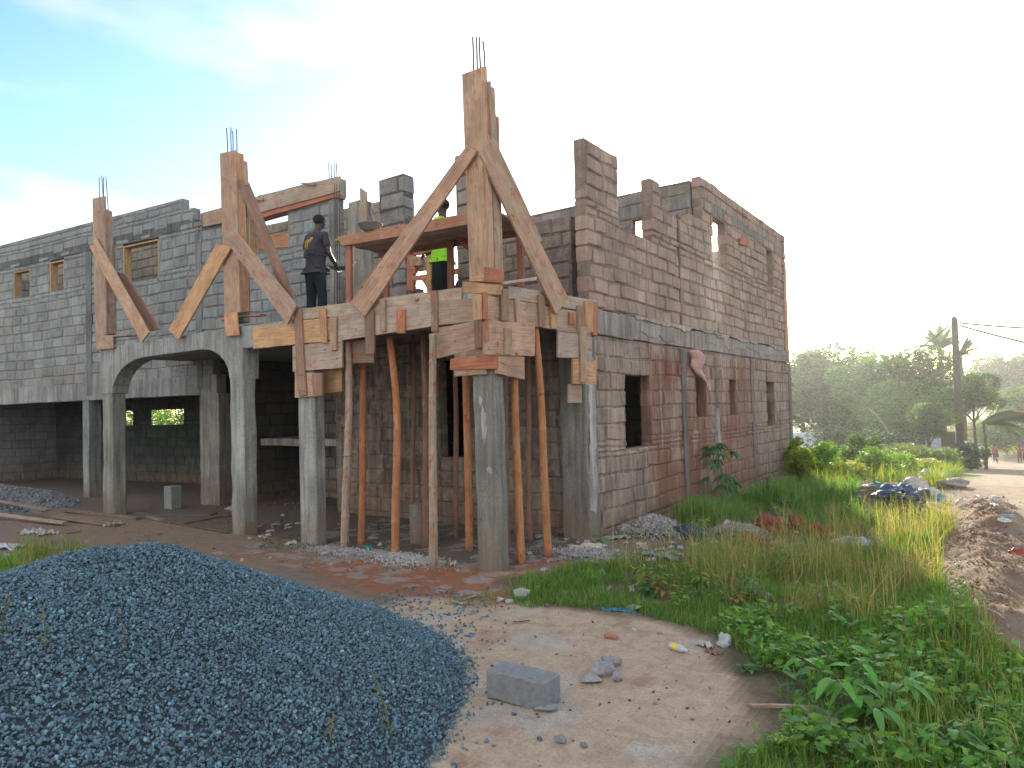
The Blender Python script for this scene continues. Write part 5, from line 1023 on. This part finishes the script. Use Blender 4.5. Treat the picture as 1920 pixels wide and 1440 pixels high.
# inner gravel bank at the left
bx=np.linspace(-15,-9.2,70); by=np.linspace(-2.4,2.0,50); BX,BY=np.meshgrid(bx,by); bh=.30*np.clip(1-((BX+12.6)/3.0)**2-((BY+.3)/1.3)**2,0,1)**.8; bh=bh*(.8+.4*fb(BX*2,BY*2,101))
BV=np.stack([BX.ravel(),BY.ravel(),(H(BX,BY)+bh-.02).ravel()],1); bi=(np.arange(49)[:,None]*70+np.arange(69)[None,:]).ravel(); BF_=np.stack([bi,bi+1,bi+71,bi+70],1); k=bh.ravel()[BF_].max(1)>.01; BF_=BF_[k]
n=5000; sx=RNG.uniform(-15,-9.2,n); sy=RNG.uniform(-2.4,2,n); e=np.clip(1-((sx+12.6)/3.0)**2-((sy+.3)/1.3)**2,0,1); k=e>.02; sx,sy,e=sx[k],sy[k],e[k]
sv,sf=stones(np.stack([sx,sy,H(sx,sy)+.30*e**.8*(.8+.4*fb(sx*2,sy*2,101))],1),RNG.uniform(.012,.03,len(sx))); cc_=np.repeat(np.array([.20,.215,.235])*RNG.uniform(.6,1.4,(len(sx),1)),20,0)
tag(fast('gravel_bank',np.concatenate([sv,BV]),[sf,BF_+len(sv)],m_,np.concatenate([cc_,np.tile([(.17,.185,.2)],(len(BF_),1))]),shift=(-12.6,-.3,0)),'low bank of grey gravel in front of the dark left bay','gravel pile',kind='stuff')
# ash and rubble heap at the side wall foot
def bank(cx_,cy_,rx,ry_,h,n,lab,col,r0=.01,r1=.03):
    x=cx_+RNG.normal(0,rx*.5,n); y=cy_+RNG.normal(0,ry_*.5,n); e=np.exp(-((x-cx_)/rx)**2*1.6-((y-cy_)/ry_)**2*1.6); P=np.stack([x,y,H(x,y)+h*e*RNG.uniform(.5,1,n)],1); sv,sf=stones(P,RNG.uniform(r0,r1,n)*(.4+e),.6)
    tag(fast('rubble_heap',sv,[sf],m_,np.repeat(np.array(col)*RNG.uniform(.6,1.4,(n,1)),20,0),shift=(cx_,cy_,0)),lab,'rubble',kind='stuff')
q=Gz(1225,985,.1); bank(q[0],q[1],.45,.4,.22,3800,'heap of grey crushed rubble against the foot of the side wall',(.27,.265,.27)); q=Gz(1385,985,.1); bank(q[0],q[1],.4,.3,.12,1200,'second lower heap of grey rubble right of the dark blue bag',(.24,.23,.24)); q=Gz(760,1050,0); bank(q[0],q[1],.6,.28,.03,1800,'spread of pale mortar crumbs around the prop feet',(.36,.36,.37),.005,.018); q=Gz(1100,1040,0); bank(q[0],q[1],.5,.35,.05,1600,'strewn mortar crumbs near the side wall corner',(.32,.31,.31),.005,.02)
q=Gz(640,1035,0); bank(q[0],q[1],.7,.3,.03,1500,'mortar crumbs between second column and gravel',(.33,.32,.32),.005,.016)
for i,(bx_,by_) in enumerate(((3.95,.3),(4.05,1.6),(3.9,2.9),(4.0,4.2))):
    bank(bx_,by_,.5,.9,.01,500,('clods and crumbs on the near end of the earth ridge','clods and crumbs on the ridge beside the low weeds','clods and crumbs on the middle of the earth ridge','clods and crumbs on the far end of the earth ridge')[i],(.28,.19,.125),.003,.014)
# cloth, plastic
def crumple(px,py,sx,sy,sz,col,lab,cat='plastic bag',name='plastic_bag',kind='bag',rot=None,seed=None,rough=.4,trans=.3,loc=None,z0=0.,group=None):
    seed=seed if seed is not None else random.randint(0,999); p=Gz(px,py,z0) if loc is None else np.array(loc,float)
    if loc is None: p[2]=HZ(p[0],p[1])
    rot=random.uniform(0,3) if rot is None else rot; m=MB(); c,s=math.cos(rot),math.sin(rot); o=Vector((seed*1.7,seed*.3,0))
    if kind=='bag':
        n=20; 
        for i in range(n+1):
            for j in range(n):
                a=math.pi*i/n; t=2*math.pi*j/n; d=Vector((math.sin(a)*math.cos(t),math.sin(a)*math.sin(t),math.cos(a))); k=1+.55*(mnoise.noise(d*1.3+o))-.5*abs(mnoise.noise(d*3.2+o))-.25*abs(mnoise.noise(d*7+o))
                x,y,z=d.x*k*sx/2,d.y*k*sy/2,max(d.z*k,-.45)*sz*.62+sz*.28; m.v.append((x*c-y*s,x*s+y*c,z))
        for i in range(n):
            for j in range(n): m.face([i*n+j,i*n+(j+1)%n,(i+1)*n+(j+1)%n,(i+1)*n+j],(1,1,1))
    else:
        n=22; P=[]
        for side in (0,1):
            for i in range(n+1):
                for j in range(n+1):
                    u,v=i/n*2-1,j/n*2-1; q=Vector((u*1.6,v*1.6,0))+o; k=1+.3*mnoise.noise(Vector((math.atan2(v,u)*1.2,seed,0)))
                    z=sz*(.5*(1-.5*(u*u+v*v))+.9*abs(mnoise.noise(q*1.2))+.5*abs(mnoise.noise(q*3)))-.2*sz
                    x=(u*k+.15*mnoise.noise(q*2))*sx/2; y=(v*k+.15*mnoise.noise(q*2+Vector((9,0,0))))*sy/2; m.v.append((x*c-y*s,x*s+y*c,max(z,.003)+(0 if side==0 else -.003)))
        w=(n+1)
        for side in (0,1):
            for i in range(n):
                for j in range(n): a=side*w*w+i*w+j; m.face([a,a+1,a+w+1,a+w] if side==0 else [a+w,a+w+1,a+1,a],(1,1,1))
    key='t'+name+str(col)+str(trans)
    if key not in MT: MT[key]=plain(name+'_material',col,rough,0,.3,14,trans,.5)
    ob=m.build(name,MT[key],None,smooth=True); ob.location=Vector([float(v) for v in p]); return tag(ob,lab,cat,group)
WH=(.62,.66,.68)
crumple(1358,1210,.11,.09,.09,WH,'round white crumpled bag at the grass edge, right one of the pair beside the bottle'); crumple(1322,1212,.11,.06,.05,(.6,.58,.6),'thin translucent white bag just right of the plastic bottle',kind='sheet')
crumple(1335,1222,.10,.05,.02,(.28,.12,.09),'reddish brown dry leaf-like scrap under the white bags','scrap','scrap','sheet',trans=0)
crumple(1160,1146,.26,.05,.03,(.08,.26,.5),'blue plastic strip lying along the grass edge','plastic strip','plastic_strip','sheet',rot=.25)
crumple(1100,1030,.36,.16,.07,(.5,.46,.4),'flattened cream cement sack near the side wall corner','sack','cement_sack','sheet',rot=.6,trans=0); crumple(1105,1077,.26,.07,.04,(.5,.45,.41),'long pinkish white rag in the grass before the wall corner','rag','rag','sheet',rot=.5,trans=0); crumple(1130,1080,.1,.08,.06,(.5,.54,.5),'greenish white crumpled bag right of the pinkish rag'); crumple(1108,1058,.12,.05,.05,(.55,.45,.36),'folded beige paper scrap standing near the wall corner','paper','paper_scrap','sheet',trans=.1)
crumple(1240,1045,.42,.14,.07,(.36,.42,.48),'long bluish grey plastic sheet with a white end in the weeds','plastic sheet','plastic_sheet','sheet',rot=-.1); crumple(1205,1037,.2,.05,.03,(.5,.45,.2),'yellowish strip at the left end of the bluish plastic sheet','plastic strip','plastic_strip','sheet',rot=.1); crumple(1370,1055,.35,.16,.09,(.32,.37,.38),'grey green plastic bag lying in the weeds behind the tall grass','plastic bag','plastic_bag'); crumple(1290,1060,.12,.08,.04,(.55,.45,.45),'pinkish white scrap behind the grass','scrap','paper_scrap','sheet')
crumple(1298,1008,.5,.34,.17,(.025,.035,.10),'dark navy crumpled cloth beside the rubble heap','cloth','cloth_bundle',trans=0,rough=.8); crumple(1368,997,.5,.3,.14,(.42,.38,.37),'pale grey sack right of the dark navy cloth','sack','cement_sack',trans=0,rough=.8); crumple(1255,985,.4,.2,.1,(.45,.46,.5),'whitish plastic bag on the rubble heap by the wall'); crumple(1172,1000,.24,.2,.12,(.36,.33,.28),'pale sack lump leaning in the grass at the wall foot','sack','cement_sack',trans=0); crumple(1150,1012,.4,.1,.06,(.42,.42,.38),'twisted whitish strip running from the pale sack','plastic strip','plastic_strip','sheet',rot=.9)
for px,py,sx,sy,sz,l in ((1400,1025,.45,.3,.2,'largest red brown sack in front of the weeds'),(1440,998,.5,.35,.22,'dark red brown sack behind the largest one'),(1495,992,.45,.3,.2,'red brown sack in the middle of the row'),(1530,1008,.3,.24,.22,'rightmost red brown sack, half hidden in the grass'),(1460,1022,.3,.2,.08,'flat pinkish brown scrap between the red brown sacks')):
    crumple(px,py,sx,sy,sz,(.20,.055,.03) if 'pinkish' not in l else (.35,.2,.14),l,'sack','cement_sack',trans=0,rough=.85,seed=px)
crumple(1600,1025,.42,.3,.13,(.42,.50,.60),'pale blue plastic bag behind the tall grass','plastic bag','plastic_bag'); crumple(1560,965,.3,.2,.12,(.3,.2,.12),'brown rag hanging on the earth hump','rag','rag',trans=0)
crumple(1308,1095,.1,.08,.07,(.6,.6,.62),'small white crumpled bag caught in the grass, leftmost'); crumple(1412,1108,.12,.1,.10,(.58,.6,.6),'white crumpled bag caught in the grass, right of the leftmost one'); crumple(1525,1060,.13,.1,.06,(.6,.55,.5),'cream scrap in the tall dry grass','paper','paper_scrap'); crumple(1340,1163,.05,.04,.04,WH,'tiny white scrap in the green grass','paper','paper_scrap'); crumple(1440,1120,.06,.05,.05,WH,'tiny white scrap right of the crumpled bags in the grass','paper','paper_scrap')
crumple(1798,1100,.05,.05,.04,(.7,.7,.7),'tiny white scrap on the dark ridge','paper','paper_scrap'); crumple(1910,1078,.16,.1,.08,(.35,.06,.04),'red crumpled bag at the right edge on the ridge','plastic bag','plastic_bag')
crumple(1535,1345,.2,.1,.05,(.5,.42,.42),'pinkish grey scrap beneath the big weed','paper','paper_scrap','sheet')
# rubbish heap between building and road
TE=(.02,.25,.30); NV=(.03,.06,.15)
rub=[(1650,940,.6,.4,.28,TE,'large teal cloth on the left of the rubbish heap'),(1690,935,.5,.35,.25,(.02,.16,.22),'darker teal cloth in the middle of the rubbish heap'),(1665,958,.55,.35,.2,NV,'navy cloth at the front of the rubbish heap'),(1700,955,.4,.3,.22,(.04,.07,.2),'dark blue bag right of the navy cloth'),
 (1712,925,.4,.3,.3,(.5,.48,.46),'grey white bag on top of the rubbish heap'),(1728,918,.3,.25,.25,(.55,.48,.12),'yellow bag on top of the rubbish heap'),(1742,935,.4,.3,.2,(.45,.47,.45),'pale bag at the right of the rubbish heap'),(1757,948,.35,.25,.15,(.03,.25,.38),'bright blue bag at the right end of the rubbish heap'),(1675,925,.4,.3,.2,(.5,.38,.36),'pinkish rag behind the teal cloth'),(1725,950,.45,.3,.2,(.08,.08,.08),'black bag in the rubbish heap'),(1640,928,.3,.2,.2,(.5,.42,.4),'pinkish white rag left of the teal cloth'),(1750,962,.3,.2,.1,(.5,.35,.28),'salmon scrap before the bright blue bag')]
for px,py,sx,sy,sz,c,l in rub: crumple(px,py,sx,sy,sz,c,l,'rubbish','rubbish_bag' if 'bag' in l else 'cloth_bundle',trans=.1,rough=.6,seed=px+py)
road=[(1805,958,.2,.12,.1,WH,'white bag on the roadside right of the ridge top'),(1842,968,.12,.08,.05,WH,'white scrap near the ridge on the road'),(1893,1012,.14,.08,.05,(.25,.5,.55),'turquoise scrap on the road edge'),(1886,1028,.12,.08,.05,WH,'white scrap below the turquoise one'),(1862,975,.1,.07,.04,WH,'small white scrap on the middle of the road edge'),(1845,950,.14,.08,.04,(.5,.52,.5),'grey scrap on the road side'),(1865,938,.18,.1,.05,(.45,.55,.55),'pale green scrap on the road side'),(1825,985,.1,.08,.05,(.55,.5,.45),'cream scrap behind the ridge'),(1890,990,.12,.06,.03,(.6,.6,.58),'thin white scrap on the road'),
 (1740,895,.5,.35,.3,(.45,.46,.5),'white grey bag at the foot of the shrub left of the pole'),(1760,893,.4,.3,.25,(.3,.3,.42),'bluish bag beside the white grey bag near the pole'),(1725,900,.3,.2,.2,(.5,.5,.5),'pale scrap near the pole bags'),(1790,912,.5,.3,.2,(.4,.38,.35),'grey cloth at the pole foot')]
for px,py,sx,sy,sz,c,l in road: crumple(px,py,sx,sy,sz,c,l,'rubbish','scrap',seed=px)
for px,py,c,l,sx in ((14,1028,(.5,.53,.6),'white plastic sheet on the ground at the left edge',.4),(55,1040,(.5,.5,.5),'grey paper scrap in the yellow grass at the left',.18),(88,1003,(.42,.40,.36),'torn pale scrap near the planks at the left',.25),(215,985,(.38,.5,.4),'greenish crumpled bag at the foot of the leftmost arcade column',.3),(60,1000,(.45,.45,.45),'grey plastic scrap in front of the planks',.3),(20,1048,(.48,.5,.48),'pale flat scrap at the left edge of the grass',.3),(490,1008,(.45,.45,.43),'pale paper scrap in front of the third column',.14),(545,1020,(.5,.52,.55),'light scrap left of the second column',.12),(665,1035,(.4,.42,.45),'grey bag scrap between the pale props',.2),(690,1028,(.05,.28,.25),'teal scrap on the ground between the props',.16),(1185,1108,(.5,.5,.5),'whitish scrap in the green grass before the bare ground',.08),(850,1060,(.5,.5,.5),'pale scrap beside the front corner column',.12)):
    crumple(px,py,sx,sx*.5,.05 if sx<.25 else .08,c,l,'scrap','scrap','sheet',trans=.1)
for i in range(95):
    k=random.choice([(1130,1330,1010,1060),(1330,1640,985,1050),(1600,1790,940,985),(580,760,1020,1060),(960,1180,1010,1080),(1780,1900,930,1000),(430,560,980,1020),(1180,1400,1020,1075)])
    crumple(random.uniform(k[0],k[1]),random.uniform(k[2],k[3]),random.uniform(.04,.13),random.uniform(.03,.08),.03,random.choice([(.5,.5,.5),(.45,.42,.4),(.42,.47,.52),(.5,.33,.26)]),'small torn pale scrap of paper or plastic on the earth','litter','litter_scrap','sheet',group='small scraps littering the earth',trans=.1)
# cloth hanging from the storey band
m=MB(); n=10
for i in range(n+1):
    t=i/n; px=1300+22*t+5*math.sin(t*9); py=656+70*t; w=(9+6*math.sin(t*5))*(1-.45*t)
    for s in (-1,0,1): q=Gx(px+s*w,py,XF+.05+.03*(s==0)+.02*math.sin(i*2.1+s)); m.v.append(tuple(q))
for i in range(n):
    for j in range(2): a=i*3+j; m.face([a,a+1,a+4,a+3],(1,1,1))
MT['sacking']=plain('pink_sacking',(.45,.27,.23),.9,0,.3,25); q=Gx(1310,660,XF+.05); o=m.build('hanging_sack',MT['sacking'],None,smooth=True,shift=q); sl=o.modifiers.new('Solidify','SOLIDIFY'); sl.thickness=.012; tag(o,'pinkish torn sack hanging from the ledge on the side wall','sack')
crumple(0,0,.3,.10,.06,(.3,.2,.17),'small brown scrap lying on the ledge of the side wall','scrap','scrap','sheet',trans=0,loc=Gx(1350,634,XF+.03),rot=1.57)
# bottle
q=Gz(1274,1222,0); q[2]=HZ(q[0],q[1])+.024; Bt=empty('plastic_bottle',q,'small white plastic bottle with a yellow band lying on the bare ground','bottle'); Bt.rotation_euler=(math.radians(90),0,math.radians(70))
MT['pl']=plain('white_plastic',(.6,.6,.62),.3,0,.1,10,.2); MT['ye']=plain('yellow_label',(.7,.6,.04),.5,0,.1)
def part(name,prof,mat):
    m=MB(); n=18
    for r,z in prof:
        for j in range(n): t=2*math.pi*j/n; m.v.append((r*math.cos(t),r*math.sin(t),z))
    for i in range(len(prof)-1):
        for j in range(n): m.face([i*n+j,i*n+(j+1)%n,(i+1)*n+(j+1)%n,(i+1)*n+j],(1,1,1))
    m.build(name,mat,None,smooth=True).parent=Bt
part('bottle_body',[(.001,-.075),(.02,-.075),(.023,-.07),(.023,0),(.021,.02),(.012,.045),(.0095,.05),(.0095,.06)],MT['pl']); part('label',[(.0235,-.045),(.0238,-.043),(.0238,-.015),(.0235,-.013)],MT['ye']); part('cap',[(.011,.055),(.012,.056),(.012,.07),(.001,.071)],MT['pl'])
# ================================================================ LIGHT, AIR, CAMERA
EL=math.radians(14.0); AZ=math.radians(18.6)      # azimuth from +Y towards -X
sd=Vector((-math.sin(AZ)*math.cos(EL),math.cos(AZ)*math.cos(EL),math.sin(EL)))
w=bpy.data.worlds.new('World'); sc.world=w; w.use_nodes=True; nt=w.node_tree; bg=nt.nodes['Background']
sky=nd(nt,'ShaderNodeTexSky'); sky.sky_type='NISHITA'; sky.sun_disc=False; sky.sun_elevation=EL; sky.sun_rotation=-AZ; sky.air_density=1.0; sky.dust_density=SKYD if 'SKYD' in globals() else .8; sky.ozone_density=1.5
tc=nd(nt,'ShaderNodeTexCoord'); mp=nd(nt,'ShaderNodeMapping'); mp.inputs['Scale'].default_value=(1.2,1.2,4.0); nt.links.new(tc.outputs['Generated'],mp.inputs[0])
cn=noi(nt,mp,1.6,7,.55); cl=rng(nt,cn,.44,.62,0,.75)
lum=nd(nt,'ShaderNodeRGBToBW'); nt.links.new(sky.outputs[0],lum.inputs[0]); wc=mix(nt,1.,comb(nt,mth(nt,'MULTIPLY',lum.outputs[0],1.25)),(1.,1.,1.03),'MULTIPLY')
cc=mix(nt,cl,sky.outputs[0],wc); hs=nd(nt,'ShaderNodeHueSaturation',i_Saturation=1.25); nt.links.new(cc,hs.inputs['Color'])
# added warm cloud glow, unseen, opposite the sun to brighten the shaded facades
dp=nd(nt,'ShaderNodeVectorMath',operation='DOT_PRODUCT'); nt.links.new(tc.outputs['Generated'],dp.inputs[0]); dp.inputs[1].default_value=(math.sin(AZ),-math.cos(AZ),0.)
mp2=nd(nt,'ShaderNodeMapping'); mp2.inputs['Scale'].default_value=(1.5,1.5,3.); nt.links.new(tc.outputs['Generated'],mp2.inputs[0])
fc=mth(nt,'MULTIPLY',rng(nt,dp.outputs['Value'],-.15,.45,0,1),rng(nt,noi(nt,mp2,1.7,7,.55),.32,.55,.35,1))
nt.links.new(mix(nt,fc,hs.outputs[0],(4.25,4.05,3.8)),bg.inputs[0]); bg.inputs[1].default_value=.15
sun=bpy.data.lights.new('sun','SUN'); sun.energy=4.6; sun.angle=math.radians(.6); sun.color=(1.,.86,.66); so=bpy.data.objects.new('sun',sun); C.objects.link(so); so.rotation_euler=sd.to_track_quat('Z','Y').to_euler()
m=MB(); m.box(-150,150,-30,160,-4.0,14.5,(1,1,1)); hz_=m.build('haze',None if False else bpy.data.materials.new('haze_air'),None); hm=hz_.data.materials[0]; hm.use_nodes=True; nt=hm.node_tree; nt.nodes.remove(nt.nodes['Principled BSDF'])
pv=nd(nt,'ShaderNodeVolumePrincipled'); pv.inputs['Density'].default_value=.0011; pv.inputs['Color'].default_value=(.9,.95,1,1); pv.inputs['Anisotropy'].default_value=.72; nt.links.new(pv.outputs[0],nt.nodes['Material Output'].inputs['Volume']); hz_['kind']='stuff'; tag(hz_,'thin evening haze in the air over the whole place','haze')
cd=bpy.data.cameras.new('camera'); co=bpy.data.objects.new('camera',cd); C.objects.link(co); cd.sensor_width=36; cd.lens=36*FOC/1920; cd.clip_end=2000; cd.clip_start=.05
from mathutils import Matrix
M=Matrix(((_R[0],_U[0],-_F[0],CAM[0]),(_R[1],_U[1],-_F[1],CAM[1]),(_R[2],_U[2],-_F[2],CAM[2]),(0,0,0,1))); co.matrix_world=M; sc.camera=co
vs=sc.view_settings; vs.view_transform='Standard'; vs.look='None'; vs.gamma=1; vs.exposure=1.36
